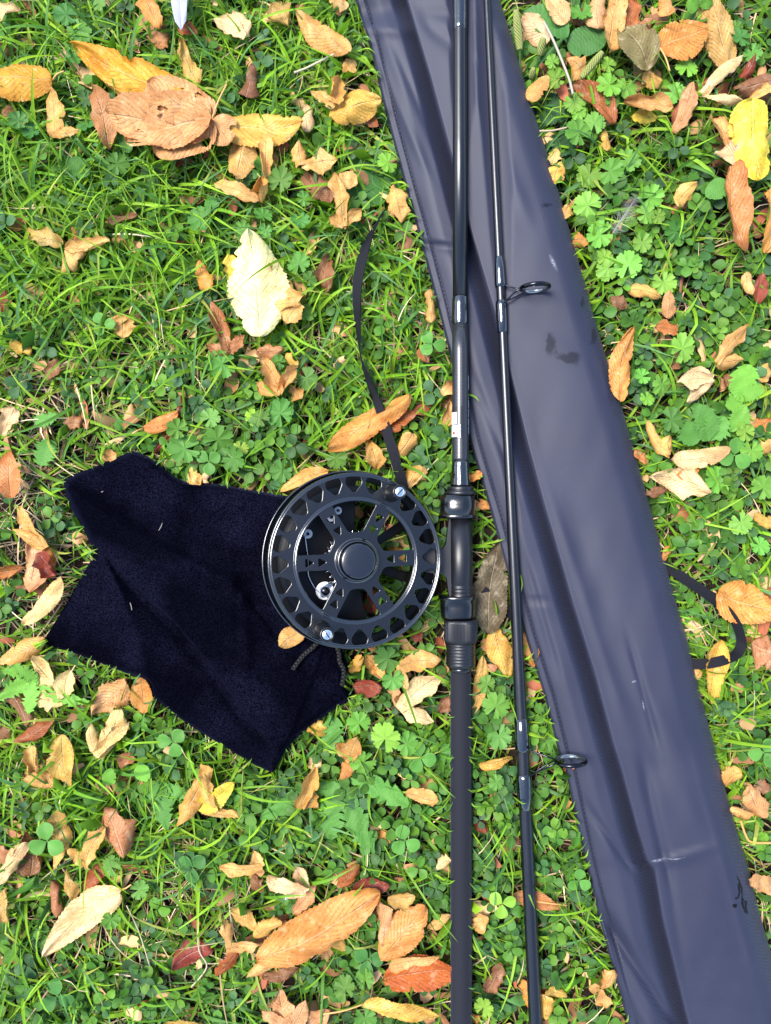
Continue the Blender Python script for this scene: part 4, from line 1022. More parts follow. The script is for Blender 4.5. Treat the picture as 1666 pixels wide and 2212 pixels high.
 (2,1,1610,820,1650,690,50,'strip','tan','thin tan leaf at the right edge above the lobed green leaf',dict(z=22)),
 (2,1,1290,1210,1230,1090,90,'scrap','tan','tan fragment under the crinkled green leaf',dict(z=17)),
 # ---- lower left
 (0,2,290,235,130,-40,120,'lobe','tan','tan mitten leaf at the left, above the pouch\'s left tip',dict(z=24,more=[(70,115,80)])),
 (0,2,200,525,200,185,125,'strip','pinktan','upright pinkish-tan leaf left of the pouch',dict(z=22,roll=-1.2)),
 (0,2,350,415,240,265,115,'curl','brick','brick-red leaf across the pinkish-tan leaf left of the pouch',dict(z=23)),
 (0,2,350,355,320,210,55,'strip','orange','thin orange leaf between the brick-red leaf and the pouch',dict(z=20)),
 (0,2,155,725,410,415,115,'flat','pale','pale creamy leaf touching the pouch\'s left edge',dict(z=25)),
 (0,2,155,360,-40,400,95,'curl','copper','orange-tan leaf at the left edge beside the pinkish-tan leaf',dict(z=21)),
 (0,2,290,820,-10,975,125,'elm','tan','tan leaf under the pouch\'s lower left tip',dict(z=19)),
 (0,2,425,1210,200,950,100,'lobe','pale','pale forked leaf below the pouch\'s lower left tip',dict(z=24,more=[(455,1020,100),(245,1200,90)])),
 (0,2,200,1375,60,1110,95,'strip','brown','dark curled leaf behind the toothed green weed',dict(z=20)),
 (0,2,100,1480,355,1340,110,'curl','rust','rust-brown leaf below the toothed green weed',dict(z=20)),
 (0,2,840,1080,600,1300,140,'curl','pinktan','pinkish leaf sliding out from under the pouch\'s lower edge',dict(z=16)),
 (0,2,910,1070,930,1310,135,'flat','orange','amber-brown leaf hanging from under the pouch\'s lower edge',dict(z=17)),
 (0,2,640,1585,790,1260,130,'lobe','pale','broad pale three-lobed leaf below the pouch',dict(z=25,more=[(580,1365,80),(855,1340,100)])),
 (0,2,400,1440,460,1780,170,'elm','ochre','yellowish-ochre leaf at lower left below the rust-brown leaf',dict(z=23)),
 (0,2,205,1515,235,1690,85,'strip','tan','tan leaf left of the yellowish-ochre leaf',dict(z=22)),
 (0,2,750,1590,880,1610,85,'scrap','pink','pinkish-brown scrap below the broad three-lobed leaf',dict(z=19)),
 (0,2,60,1420,-20,1460,80,'scrap','brown','brown scrap at the left edge below the green weed',dict(z=17)),
 # ---- lower centre
 (1,2,300,770,145,870,130,'elm','tan','tan pointed leaf lying on the pouch beside the reel\'s lower rim',dict(z=37,roll=-0.4)),
 (1,2,925,985,1200,950,110,'lobe','tan','tan crescent leaf right below the reel',dict(z=25,more=[(975,1150,90)],roll=-1.2)),
 (1,2,925,1280,1195,1060,160,'lobe','pale','pale tan mitten leaf left of the foam grip\'s top',dict(z=24,more=[(1150,1360,90)])),
 (1,2,620,1130,810,1140,125,'curl','brick','dark red leaf beside the pouch\'s right tip',dict(z=20)),
 (1,2,700,930,820,1080,85,'curl','tan','tan leaf under the reel\'s lower rim by the drawcord',dict(z=18)),
 (1,2,600,1040,680,940,80,'scrap','gold','ochre scrap beside the hanging drawcord',dict(z=16)),
 (1,2,320,1425,475,1395,95,'elm','gold','yellow serrated leaf under the pouch\'s lower right edge',dict(z=15)),
 (1,2,600,1620,650,1455,100,'lobe','tan','tan two-lobed leaf below the pouch among clover',dict(z=23,more=[(510,1500,70)])),
 (1,2,330,1650,420,1610,85,'scrap','pale','small pale leaf under the pouch\'s bottom tip',dict(z=19)),
 (1,2,1500,790,1570,190,225,'elm','grey','large dark grey-brown leaf beside the reel seat',dict(z=17,roll=0.3)),
 (1,2,1540,735,1640,1100,135,'elm','gold','golden tan leaf pinned under the slim rod section',dict(z=15)),
 (1,2,1400,1310,1460,925,85,'flat','tan','tan leaf along the right of the foam grip\'s top',dict(z=17)),
 (1,2,1440,1645,1655,1590,95,'curl','gold','golden leaf between the foam grip and slim rod section',dict(z=20)),
 (1,2,1470,1000,1560,1010,55,'scrap','pink','pinkish scrap between grip and slim rod section',dict(z=15)),
 (1,2,860,210,960,400,90,'curl','tan','tan leaf seen through the reel\'s right-hand windows',dict(z=11)),
 (1,2,730,490,770,660,75,'strip','brick','brick-coloured leaf seen through the reel\'s lower window',dict(z=11)),
 (1,2,640,-40,650,60,60,'strip','copper','brown leaf seen through the reel\'s top window',dict(z=11)),
 (1,2,1010,1200,890,1220,80,'scrap','brown','brown scrap between crescent leaf and mitten leaf',dict(z=17)),
 (1,2,1250,1200,1180,1300,80,'scrap','brown','brown scrap right of the mitten leaf against the grip',dict(z=15)),
 (1,2,1000,790,1070,830,70,'scrap','brick','dark red scrap under the reel\'s lower right rim',dict(z=15)),
 # ---- lower right
 (2,2,1310,525,1720,640,260,'elm','orange','large orange leaf with pinkish margin at the right edge',dict(z=24,roll=-0.4,stalk=(1290,510))),
 (2,2,1530,850,1720,930,160,'curl','pink','pinkish-brown leaf under the large orange leaf at the right edge',dict(z=21)),
 (2,2,1345,830,1275,1240,135,'elm','gold','golden leaf crossed by the bag\'s right tape loop',dict(z=20)),
 (2,2,1020,225,970,310,55,'scrap','orange','small orange leaf at the bag\'s right edge above the tape loop',dict(z=17)),
 (2,2,1690,90,1560,20,65,'strip','gold','ochre curl at the right edge near the bright green leaf',dict(z=23)),
 (2,2,1180,1010,1200,1090,60,'scrap','tan','tan scrap under the bag edge below the tape loop',dict(z=15)),
 (2,2,130,1010,60,780,60,'strip','orange','orange leaf sliver between slim rod section and bag hem',dict(z=15)),
 (2,2,330,1690,390,1590,60,'scrap','copper','coppery scrap beside the lower line guide',dict(z=14)),
 # ---- bottom left
 (0,3,370,120,160,70,110,'curl','tan','tan crumpled leaf left of the yellowish-ochre leaf\'s lower end',dict(z=21)),
 (0,3,1320,15,1145,370,115,'lobe','tan','tan forked leaf lying over a yellow leaf',dict(z=27,more=[(1395,250,85)],roll=-1.1)),
 (0,3,1270,250,1515,95,125,'elm','yellow','yellow serrated leaf under the tan forked leaf',dict(z=22)),
 (0,3,1560,330,1300,290,95,'curl','tan','tan leaf under eaten clover below the yellow serrated leaf',dict(z=18)),
 (0,3,820,560,680,250,140,'curl','pink','crumpled pinkish-brown leaf at lower left',dict(z=24)),
 (0,3,545,635,680,380,125,'lobe','tan','tan cupped leaf left of the crumpled pinkish-brown leaf',dict(z=26,more=[(440,490,85)],roll=-1.1)),
 (0,3,350,660,350,290,120,'strip','tan','upright tan leaf behind the large clover at lower left',dict(z=21,roll=-1.2)),
 (0,3,190,700,170,390,130,'curl','brown','brown leaf left of the large clover at lower left',dict(z=21)),
 (0,3,-20,750,170,480,95,'strip','pale','pale rolled leaf at the left edge below the ochre leaf',dict(z=26,roll=-1.6)),
 (0,3,20,1000,30,790,130,'curl','ochre','ochre-brown leaf at the left edge near the bottom',dict(z=21)),
 (0,3,60,640,-20,500,110,'scrap','pink','pinkish leaf at the left edge behind the pale rolled leaf',dict(z=18)),
 (0,3,480,870,430,660,100,'curl','ochre','ochre leaf above the large pale stalked leaf',dict(z=22)),
 (0,3,370,960,330,730,75,'strip','pink','dull pink curl left of the large pale stalked leaf',dict(z=20)),
 (0,3,530,810,660,620,65,'strip','rust','rust sliver above the large pale stalked leaf',dict(z=18)),
 (0,3,795,785,285,1205,205,'flat','pale','large pale tan stalked leaf lying alone at lower left',dict(z=29,roll=-0.45,stalk=(850,755))),
 (0,3,1700,640,1420,640,95,'lobe','tan','tan forked leaf pair right of clover, left of bottom centre',dict(z=24,more=[(1640,540,70)])),
 (0,3,1470,1170,1690,1110,80,'lobe','pinktan','pinkish boat-shaped leaf left of the largest ribbed leaf',dict(z=24,more=[(1450,1020,70)])),
 (0,3,1660,1060,1500,920,120,'scrap','tan','crumpled tan leaf above the pinkish boat-shaped leaf',dict(z=21)),
 (0,3,1120,1275,1400,1170,110,'curl','brick','dull red-brown leaf flat in the dry grass near the bottom',dict(z=14)),
 (0,3,1400,1360,1530,1200,70,'strip','rust','rust curl right of the dull red-brown leaf',dict(z=16)),
 (0,3,1060,1660,1310,1650,85,'curl','ochre','ochre-brown leaf at the bottom edge left of centre',dict(z=20)),
 (0,3,1700,800,1640,700,90,'scrap','brown','brown scrap under the forked leaf pair',dict(z=17)),
 # ---- bottom centre
 (1,3,280,255,375,-10,105,'lobe','tan','tan boot-shaped leaf below the pouch\'s bottom tip',dict(z=24,more=[(400,190,80)])),
 (1,3,540,75,640,-10,55,'strip','orange','small orange curl right of the boot-shaped leaf',dict(z=21)),
 (1,3,320,800,60,715,125,'lobe','pale','pale cupped leaf above the largest ribbed leaf',dict(z=27,more=[(245,630,100)],roll=1.2)),
 (1,3,0,1230,800,800,265,'elm','orange','largest brown-orange leaf, strongly ribbed, near bottom centre',dict(z=29,roll=-0.9)),
 (1,3,600,810,860,760,110,'elm','brick','dark purplish leaf behind the largest ribbed leaf\'s tip',dict(z=22)),
 (1,3,800,1245,1090,890,215,'flat','copper','coppery serrated leaf left of the foam grip',dict(z=26,roll=-0.4)),
 (1,3,820,1130,800,840,95,'strip','pinktan','pale strip between the ribbed leaf and the coppery leaf',dict(z=22)),
 (1,3,850,850,1020,820,115,'scrap','ochre','speckled ochre leaf above the coppery serrated leaf',dict(z=23)),
 (1,3,815,1380,1310,1330,220,'elm','vivid','vivid orange-red leaf running under the foam grip',dict(z=20,roll=0.6)),
 (1,3,850,1300,1190,1210,70,'strip','tan','tan rolled strip above the vivid orange-red leaf',dict(z=25)),
 (1,3,690,1530,1185,1610,125,'elm','gold','light orange leaf with a pale stalk at the bottom',dict(z=27,stalk=(430,1595))),
 (1,3,200,1720,150,1440,150,'lobe','pinktan','pinkish-orange pointed-lobed leaf at the bottom edge',dict(z=27,more=[(310,1500,150),(470,1600,130),(30,1560,110)],roll=0.5)),
 (1,3,-20,1090,160,1015,85,'curl','tan','tan leaf under the stalk end of the largest ribbed leaf',dict(z=22)),
 (1,3,-60,1340,240,1220,80,'strip','tan','ribbed tan caterpillar-like curl under the largest leaf',dict(z=25,roll=-2.0)),
 (1,3,20,1350,280,1290,100,'curl','brown','brown leaf below the caterpillar-like curl',dict(z=18)),
 (1,3,350,1235,350,1110,55,'strip','pale','pale pod hanging under the largest ribbed leaf',dict(z=22)),
 (1,3,590,1180,400,1080,70,'strip','tan','tan broken strip below the largest ribbed leaf\'s middle',dict(z=19)),
 (1,3,1175,205,960,165,70,'strip','tan','tan sausage-shaped leaf left of the foam grip',dict(z=24,roll=-2.0)),
 (1,3,1255,580,1160,640,95,'curl','pale','pale crumpled leaf touching the grip\'s left side',dict(z=21)),
 (1,3,1390,1000,1490,960,90,'curl','tan','tan leaf end right of the grip, level with the coppery leaf',dict(z=19)),
 (1,3,1490,1460,1590,1290,130,'curl','brown','brown crumpled leaf between the rods near the bottom',dict(z=18)),
 (1,3,1400,360,1490,420,75,'scrap','brick','dark red scrap right of the grip',dict(z=15)),
 (1,3,520,770,660,620,75,'curl','rust','rusty leaf half hidden above the ribbed leaf\'s middle',dict(z=17)),
 (1,3,1250,950,1110,1040,80,'curl','tan','tan leaf reaching under the grip beside the coppery leaf',dict(z=18)),
 (1,3,230,940,370,760,70,'strip','pinktan','pinkish strip above the ribbed leaf\'s broad end',dict(z=20)),
 (1,3,760,430,870,480,80,'scrap','orange','ochre scrap under the green rosette left of the grip',dict(z=14)),
 (1,3,1390,1640,1450,1600,70,'scrap','orange','orange scrap at the bottom edge right of the grip',dict(z=15)),
 # ---- bottom right
 (2,3,-10,830,300,905,105,'flat','copper','brown-tan leaf pinned under the slim rod section',dict(z=14,stalk=(345,890))),
 (2,3,560,1430,655,1310,90,'lobe','tan','tan three-pronged leaf touching the bag\'s hem near the bottom',dict(z=22,more=[(485,1375,70),(605,1565,80)])),
 (2,3,100,1560,60,1370,75,'strip','orange','orange leaf between the rods and clover at the bottom',dict(z=18)),
 (2,3,190,1480,345,1480,65,'curl','ochre','thin ochre curl right of the slim rod section at the bottom',dict(z=17)),
 (2,3,250,1490,200,1620,60,'strip','gold','golden strip hanging from the thin ochre curl',dict(z=18)),
 (2,3,1370,120,1475,25,85,'curl','tan','tan leaf at the bag\'s right edge, upper of the lower right group',dict(z=22)),
 (2,3,1405,255,1535,310,80,'curl','tan','tan curled leaf touching the bag in the lower right group',dict(z=22)),
 (2,3,1610,310,1510,110,140,'curl','pinktan','pinkish broken leaf in the lower right group',dict(z=23)),
 (2,3,1525,730,1700,790,150,'scrap','pinktan','papery pinkish leaf at the right edge near the bottom',dict(z=24)),
 (2,3,1666,140,1560,120,90,'scrap','brown','dark brown leaf behind the pinkish broken leaf',dict(z=18)),
 (2,3,330,270,330,190,70,'scrap','tan','tan scrap between the slim rod section and hem',dict(z=14)),
]
for (c, r, bx, by, tx, ty, w, kind, colour, label, ex_) in LV:
    leaf(c, r, bx, by, tx, ty, w, kind, colour, label, **ex_)

# ------------------------------------------------------------------ ground
def m_soil():
    t = NT('dark_soil'); g = t.n('ShaderNodeNewGeometry').outputs['Position']
    n1 = t.noise(g, 60, 5, 0.65); n2 = t.noise(g, 500, 4, 0.6); n4 = t.noise(g, 6, 3)
    c = t.mix(n1, (0.010, 0.0065, 0.004), (0.030, 0.019, 0.012)); c = t.mix(t.ramp(n2, (0.62, 0.0), (0.75, 1.0)), c, (0.13, 0.085, 0.05))
    ln = t.n('ShaderNodeVectorMath', operation='LENGTH'); t.l(g, ln.inputs[0])
    far = t.ramp(t.math('MULTIPLY', ln.outputs['Value'], 0.5), (0.30, 0.0), (0.42, 1.0))
    lawn = t.mix(n1, (0.035, 0.075, 0.015), (0.08, 0.13, 0.03)); lawn = t.mix(t.ramp(n4, (0.5, 0.0), (0.7, 0.6)), lawn, (0.16, 0.10, 0.04))
    c = t.mix(far, c, lawn); t.l(c, t.b.inputs['Base Color']); t.set(Roughness=0.95, IOR=1.3); t.bump(t.math('ADD', n1, t.math('MULTIPLY', n2, 0.5)), 0.8, 0.004); return t.m
def axis_pts(n, half, far):
    a = np.linspace(-half, half, n); o = np.array([half * 1.3, half * 2, 3, 8, far]); return np.concatenate([-o[::-1], a, o])
gx = axis_pts(90, 0.5, 40.0); gy = axis_pts(110, 0.6, 40.0); GX, GY = np.meshgrid(gx, gy, indexing='xy')
gz = 0.0018 * np.sin(GX * 70 + 2 * np.sin(GY * 40)) * np.sin(GY * 85 + 1.3) + 0.0012 * np.sin(GX * 210 + GY * 130) * np.sin(GY * 190) - 0.001
V = np.stack([GX, GY, gz], -1).reshape(-1, 3); nx, ny = len(gx), len(gy)
idx = np.arange(nx * ny).reshape(ny, nx); Fg = np.stack([idx[:-1, :-1], idx[:-1, 1:], idx[1:, 1:], idx[1:, :-1]], -1).reshape(-1, 4)
ground = bpy.data.objects.new('ground', mesh_from('ground', V, Fg)); COL.objects.link(ground); ground.data.materials.append(m_soil()); tag(ground, kind='structure')

# ------------------------------------------------------------------ how high plants may stand under gear and leaves
RES = 0.001; GW, GH = 0.42, 0.55
nxg, nyg = int(2 * GW / RES), int(2 * GH / RES)
cap_gear = np.full((nyg, nxg), 1.0); cap_leaf = np.full((nyg, nxg), 1.0)
def stamp(grid, V, off, dil):
    ix = ((V[:, 0] + GW) / RES).astype(int); iy = ((V[:, 1] + GH) / RES).astype(int)
    for dx in range(-dil, dil + 1):
        for dy in range(-dil, dil + 1):
            if dx * dx + dy * dy > dil * dil + 0.5: continue
            x = ix + dx; y = iy + dy; ok = (x >= 0) & (x < nxg) & (y >= 0) & (y < nyg)
            np.minimum.at(grid, (y[ok], x[ok]), V[ok, 2] - off)
def densify(V, n=1):
    return V
for V in GEAR:
    big = len(V) < 4000
    stamp(cap_gear, V, 0.0015, 3 if not big else 2)
for a, b, hw in ((R1a, R1b, 0.0075), (R2a, R2b, 0.0048)):       # the straight tubes have few vertices along their length
    tt = np.linspace(0, 1, 1400)[:, None]; base = np.array(a[:])[None] * (1 - tt) + np.array(b[:])[None] * tt
    for o in np.linspace(-hw, hw, 13): stamp(cap_gear, base + np.array([[o, 0, -hw * 0.8]]), 0.001, 1)
for V, z in LEAFV: stamp(cap_leaf, V, 0.0012, 2)
def look(grid, X, Y):
    ix = np.clip(((X + GW) / RES).astype(int), 0, nxg - 1); iy = np.clip(((Y + GH) / RES).astype(int), 0, nyg - 1); return grid[iy, ix]

def m_green(name, attr=True):
    t = NT(name); g = t.n('ShaderNodeNewGeometry').outputs['Position']
    if attr:
        a = t.n('ShaderNodeAttribute'); a.attribute_name = 'col'; base = a.outputs['Color']
        c = t.mix(t.ramp(t.noise(g, 260, 2), (0.4, 0.0), (0.7, 0.35)), base, t.mix(1.0, base, (0.6, 0.65, 0.6), 'MULTIPLY'))
    else:
        oi = t.n('ShaderNodeObjectInfo'); base = oi.outputs['Color']; uv = uv_co(t); sx = t.n('ShaderNodeSeparateXYZ'); t.l(uv, sx.inputs[0])
        ph = t.math('FRACT', t.math('MULTIPLY', sx.outputs[0], 1.0)); tri = t.math('MULTIPLY', t.math('ABSOLUTE', t.math('SUBTRACT', ph, 0.5)), 2.0)
        vein = t.math('MULTIPLY', t.ramp(tri, (0.84, 0.0), (0.99, 1.0)), 0.6)
        n1 = t.noise(g, 160, 3)
        c = t.mix(t.ramp(n1, (0.4, 0.0), (0.75, 0.5)), base, t.mix(1.0, base, (0.62, 0.7, 0.6), 'MULTIPLY'))
        c = t.mix(t.math('MULTIPLY', vein, 0.30), c, (0.32, 0.48, 0.16)); t.bump(t.math('ADD', t.math('MULTIPLY', vein, -0.8), t.math('MULTIPLY', n1, 0.5)), 0.5, 0.0008)
    t.l(c, t.b.inputs['Base Color']); t.set(Roughness=0.5, IOR=1.27)
    tr = t.n('ShaderNodeBsdfTranslucent'); t.l(t.mix(1.0, c, (1.3, 1.45, 0.7), 'MULTIPLY'), tr.inputs[0])
    mx = t.n('ShaderNodeMixShader'); mx.inputs[0].default_value = 0.24; t.l(t.b.outputs[0], mx.inputs[1]); t.l(tr.outputs[0], mx.inputs[2]); t.l(mx.outputs[0], t.out.inputs[0])
    return t.m
M['green'] = m_green('living_blade'); M['green_leaf'] = m_green('living_leaf', False)
def m_attr(name, rough):
    t = NT(name); a = t.n('ShaderNodeAttribute'); a.attribute_name = 'col'; t.l(a.outputs['Color'], t.b.inputs['Base Color']); t.set(Roughness=rough, IOR=1.35); return t.m
M['straw'] = m_attr('dry_straw', 0.75)

# densities over the photo plane: sums of soft blobs (x, y, radius, weight)
def blobs(x, y, lst, base):
    d = np.full(x.shape, base)
    for bx, by, rad, w in lst: d = d + w * np.exp(-((x - bx) ** 2 + (y - by) ** 2) / rad ** 2)
    return np.clip(d, 0, 1)
STRAW = [(60, 850, 120, .9), (60, 1100, 100, .8), (120, 1250, 110, .7), (260, 1490, 130, .7), (330, 2000, 130, .9), (60, 1500, 80, .5), (420, 800, 160, .3), (860, 720, 130, .7), (500, 2050, 120, .6), (200, 1950, 100, .4), (250, 720, 150, .3), (1250, 2080, 60, .4), (400, 1850, 120, .4)]
CLOVER = [(1450, 750, 230, .8), (1560, 1200, 260, .9), (1600, 1700, 260, .8), (820, 1800, 220, .9), (1080, 1850, 180, .95), (700, 2000, 200, .7), (1180, 1950, 140, .8), (450, 880, 170, .6), (570, 950, 120, .6), (920, 1000, 100, .5), (400, 1700, 170, .45), (200, 2120, 180, .8), (400, 2150, 160, .6), (1480, 420, 160, .5), (1540, 560, 160, .6), (260, 300, 150, .3), (700, 330, 120, .35), (900, 1550, 150, .6), (1070, 1500, 100, .8), (330, 1600, 90, .4), (130, 1190, 50, .4), (820, 1230, 120, .35), (1250, 40, 80, .2)]
GRASS = [(120, 300, 330, .7), (150, 620, 260, .8), (600, 150, 260, .5), (550, 620, 220, .4), (840, 780, 150, .7), (800, 600, 150, .4), (300, 1650, 200, .4), (150, 1750, 240, .4), (650, 1800, 200, .25), (1330, 250, 170, .4), (1500, 1000, 120, .2), (1560, 1560, 150, .4), (420, 2000, 200, .4), (60, 2100, 150, .3), (1250, 1950, 90, .3), (1100, 1750, 70, .3)]

def scatter(n, base, lst, margin=150):
    x = rng.uniform(-margin, 1666 + margin, n); y = rng.uniform(-margin, 2212 + margin, n)
    pr = blobs(x, y, lst, base)
    if lst is not STRAW: pr = pr * (1 - 0.72 * blobs(x, y, STRAW, 0))
    k = rng.uniform(0, 1, n) < pr; return x[k], y[k]
def world_xy(x, y, z=0.012):
    s = K * (1 - z / H); return (x - CX) * s, (CY - y) * s

def grow(name, x, y, length, width, elev, droop, cols, mat, nseg=6, fold=0.35, leafcap=0.85, sway=0.0, label=None, cat=None, z0=0.0, gear_top=0.9):
    n = len(x); X0, Y0 = world_xy(x, y); az = rng.uniform(0, 2 * np.pi, n); s = np.linspace(0, 1, nseg + 1)
    el = elev[:, None] - droop[:, None] * s[None, :] ** 1.3; azs = az[:, None] + sway * rng.normal(0, 1, (n, 1)) * s[None, :] ** 1.5
    st = (length / nseg)[:, None]
    dx = np.cos(el) * np.cos(azs) * st; dy = np.cos(el) * np.sin(azs) * st; dz = np.sin(el) * st
    cx = X0[:, None] + np.concatenate([np.zeros((n, 1)), np.cumsum(dx[:, :-1], 1)], 1); cy = Y0[:, None] + np.concatenate([np.zeros((n, 1)), np.cumsum(dy[:, :-1], 1)], 1)
    cz = z0 + np.concatenate([np.zeros((n, 1)), np.cumsum(dz[:, :-1], 1)], 1); cz = np.maximum(cz, 0.0015 + rng.uniform(0, 0.004, (n, 1)))
    w = width[:, None] * np.clip(1.05 - s[None, :] ** 2.2, 0.04, 1) * (0.75 + 0.25 * np.minimum(1, s[None, :] * 5)) / 2
    tw = rng.normal(0, 0.5, (n, 1)) + rng.normal(0, 0.7, (n, 1)) * s[None, :]
    sx = -np.sin(azs) * np.cos(tw); sy = np.cos(azs) * np.cos(tw); sz = np.sin(tw)
    Lp = np.stack([cx - sx * w, cy - sy * w, cz - sz * w], -1); Rp = np.stack([cx + sx * w, cy + sy * w, cz + sz * w], -1); Mp = np.stack([cx, cy, cz - fold * w], -1)
    V = np.stack([Lp, Mp, Rp], 2)                       # n, s, 3, 3
    gcap = look(cap_gear, V[..., 0], V[..., 1]); use = rng.uniform(0, 1, (n, 1, 1)) < leafcap
    lcap = np.where(use, look(cap_leaf, V[..., 0], V[..., 1]), 1.0); cap = np.minimum(gcap, lcap) - rng.uniform(0, 0.003, (n, 1, 1))
    V[..., 2] = np.maximum(np.minimum(V[..., 2], cap), 0.0008)
    per = (nseg + 1) * 3; V = V.reshape(-1, 3)
    f = []
    for r_ in range(nseg):
        for c in range(2): a = r_ * 3 + c; f.append((a, a + 1, a + 4, a + 3))
    Fc = (np.array(f)[None] + (np.arange(n) * per)[:, None, None]).reshape(-1, 4)
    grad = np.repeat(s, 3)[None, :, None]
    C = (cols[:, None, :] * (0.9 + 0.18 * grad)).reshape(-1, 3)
    me = mesh_from(name, V, Fc, cols=C); o = bpy.data.objects.new(name, me); COL.objects.link(o); me.materials.append(mat); tag(o, label, cat, kind='stuff'); return o
def palette(n, lst, jit=0.15):
    a = np.array([c for c, w in lst]); p = np.array([w for c, w in lst]); p = p / p.sum()
    k = rng.choice(len(a), n, p=p); return a[k] * rng.uniform(1 - jit * 1.6, 1 + jit * 1.4, (n, 1)) * rng.uniform(0.93, 1.07, (n, 3))

# dead thatch close to the soil
x, y = scatter(16000, 0.30, STRAW); n = len(x)
grow('dry_grass', x, y, rng.uniform(0.012, 0.045, n), rng.uniform(0.0005, 0.0014, n), rng.uniform(0.0, 0.35, n), rng.uniform(0.0, 0.4, n),
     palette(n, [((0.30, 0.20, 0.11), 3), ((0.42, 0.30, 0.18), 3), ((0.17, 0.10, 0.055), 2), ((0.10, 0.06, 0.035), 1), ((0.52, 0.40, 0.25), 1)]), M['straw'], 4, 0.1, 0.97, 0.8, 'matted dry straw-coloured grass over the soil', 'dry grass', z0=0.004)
# living grass
G_COL = [((0.112, 0.235, 0.014), 4), ((0.177, 0.330, 0.016), 3), ((0.065, 0.165, 0.022), 2.4), ((0.083, 0.191, 0.055), 1.2), ((0.212, 0.356, 0.025), 1.4), ((0.260, 0.292, 0.050), .6)]
x, y = scatter(29000, 0.33, GRASS); n = len(x); L = rng.uniform(0.020, 0.070, n) * (0.8 + 0.35 * blobs(x, y, GRASS, 0))
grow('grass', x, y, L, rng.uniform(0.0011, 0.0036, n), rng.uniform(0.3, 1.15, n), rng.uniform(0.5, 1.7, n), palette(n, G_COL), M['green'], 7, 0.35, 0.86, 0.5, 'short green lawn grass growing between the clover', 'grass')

# ------------------------------------------------------------------ clover carpet
def leaflet(rows=5, cols=4):
    s = np.linspace(0, 1, rows + 1); q = np.linspace(-1, 1, cols + 1); S, Qq = np.meshgrid(s, q, indexing='ij')
    w = 0.42 * np.clip(np.sin(np.pi * np.clip(S, 0.0, 1) ** 1.25), 0, 1) ** 0.62 + 0.015
    yv = S - 0.05 * (S > 0.99) * (1 - np.abs(Qq)); X = w * Qq; Z = 0.10 * np.abs(Qq) * np.sin(np.pi * S) + 0.08 * S * (1 - S) * 2
    uv = np.stack([(Qq + 1) / 2, S], -1).reshape(-1, 2)
    return np.stack([X, yv, Z], -1).reshape(-1, 3), np.array(grid_faces(rows + 1, cols + 1)), uv
LFV, LFF, LFU = leaflet()
def rotmat(yaw, pitch, roll_):
    cy, sy = np.cos(yaw), np.sin(yaw); cp, sp = np.cos(pitch), np.sin(pitch); cr, sr = np.cos(roll_), np.sin(roll_)
    Z_ = np.zeros_like(cy); O = np.ones_like(cy)
    Rz = np.stack([cy, -sy, Z_, sy, cy, Z_, Z_, Z_, O], -1).reshape(-1, 3, 3); Rx = np.stack([O, Z_, Z_, Z_, cp, -sp, Z_, sp, cp], -1).reshape(-1, 3, 3); Ry = np.stack([cr, Z_, sr, Z_, O, Z_, -sr, Z_, cr], -1).reshape(-1, 3, 3)
    return Rz @ Rx @ Ry
C_COL = [((0.050, 0.128, 0.018), 4), ((0.070, 0.165, 0.022), 3), ((0.039, 0.098, 0.027), 2.6), ((0.094, 0.202, 0.020), 1.6), ((0.055, 0.119, 0.044), 1.2)]
def clover_mat(n0):
    x, y = scatter(n0, 0.20, CLOVER); X0, Y0 = world_xy(x, y, 0.015)
    g = look(cap_gear, X0, Y0); l = look(cap_leaf, X0, Y0); k = (g > 0.9) | (g > 0.019); k &= (l > 0.9) | (rng.uniform(0, 1, len(x)) < 0.06)
    # a few stay under the reel and show through its windows
    under = (np.hypot(x - 800, y - 1215) < 150) & (rng.uniform(0, 1, len(x)) < 0.8); k |= under
    X0, Y0 = X0[k], Y0[k]; g = np.where(g[k] > 0.9, 1.0, g[k]); n = len(X0)
    zc = np.minimum(rng.uniform(0.007, 0.021, n), g - 0.004); zc = np.maximum(zc, 0.004)
    sz = rng.uniform(0.0055, 0.0100, n); yaw0 = rng.uniform(0, 2 * np.pi, n); colr = palette(n, C_COL, 0.14)
    VV = []; FF = []; CC = []; UU = []; tot = 0
    tiltp = rng.normal(0, 0.18, n); tiltr = rng.normal(0, 0.18, n)
    for j in range(3):
        yaw = yaw0 + j * 2.094 + rng.normal(0, 0.12, n); Rm = rotmat(yaw, rng.normal(0.08, 0.16, n), rng.normal(0, 0.2, n))
        base = LFV.copy(); base[:, 1] += 0.06
        W = np.einsum('nij,vj->nvi', Rm, base) * (sz * rng.uniform(0.85, 1.12, n))[:, None, None]
        W[..., 2] += W[..., 0] * tiltp[:, None] + W[..., 1] * tiltr[:, None]
        W += np.stack([X0, Y0, zc], -1)[:, None, :]
        gc = look(cap_gear, W[..., 0], W[..., 1]); W[..., 2] = np.minimum(W[..., 2], gc - 0.001); W[..., 2] = np.maximum(W[..., 2], 0.002)
        nv = LFV.shape[0]; VV.append(W.reshape(-1, 3)); FF.append((LFF[None] + (np.arange(n) * nv)[:, None, None]).reshape(-1, 4) + tot); tot += n * nv
        CC.append(np.repeat(colr * rng.uniform(0.9, 1.1, (n, 1)), nv, 0) * (1 + 0.12 * np.tile(LFU[:, 1] > 0.4, n)[:, None])); 
    me = mesh_from('clover', np.vstack(VV), np.vstack(FF), cols=np.vstack(CC)); o = bpy.data.objects.new('clover', me); COL.objects.link(o); me.materials.append(M['green']); tag(o, 'dense carpet of small three-leaf clover through the grass', 'clover', kind='stuff')
    # stems
    return n
clover_mat(8000)

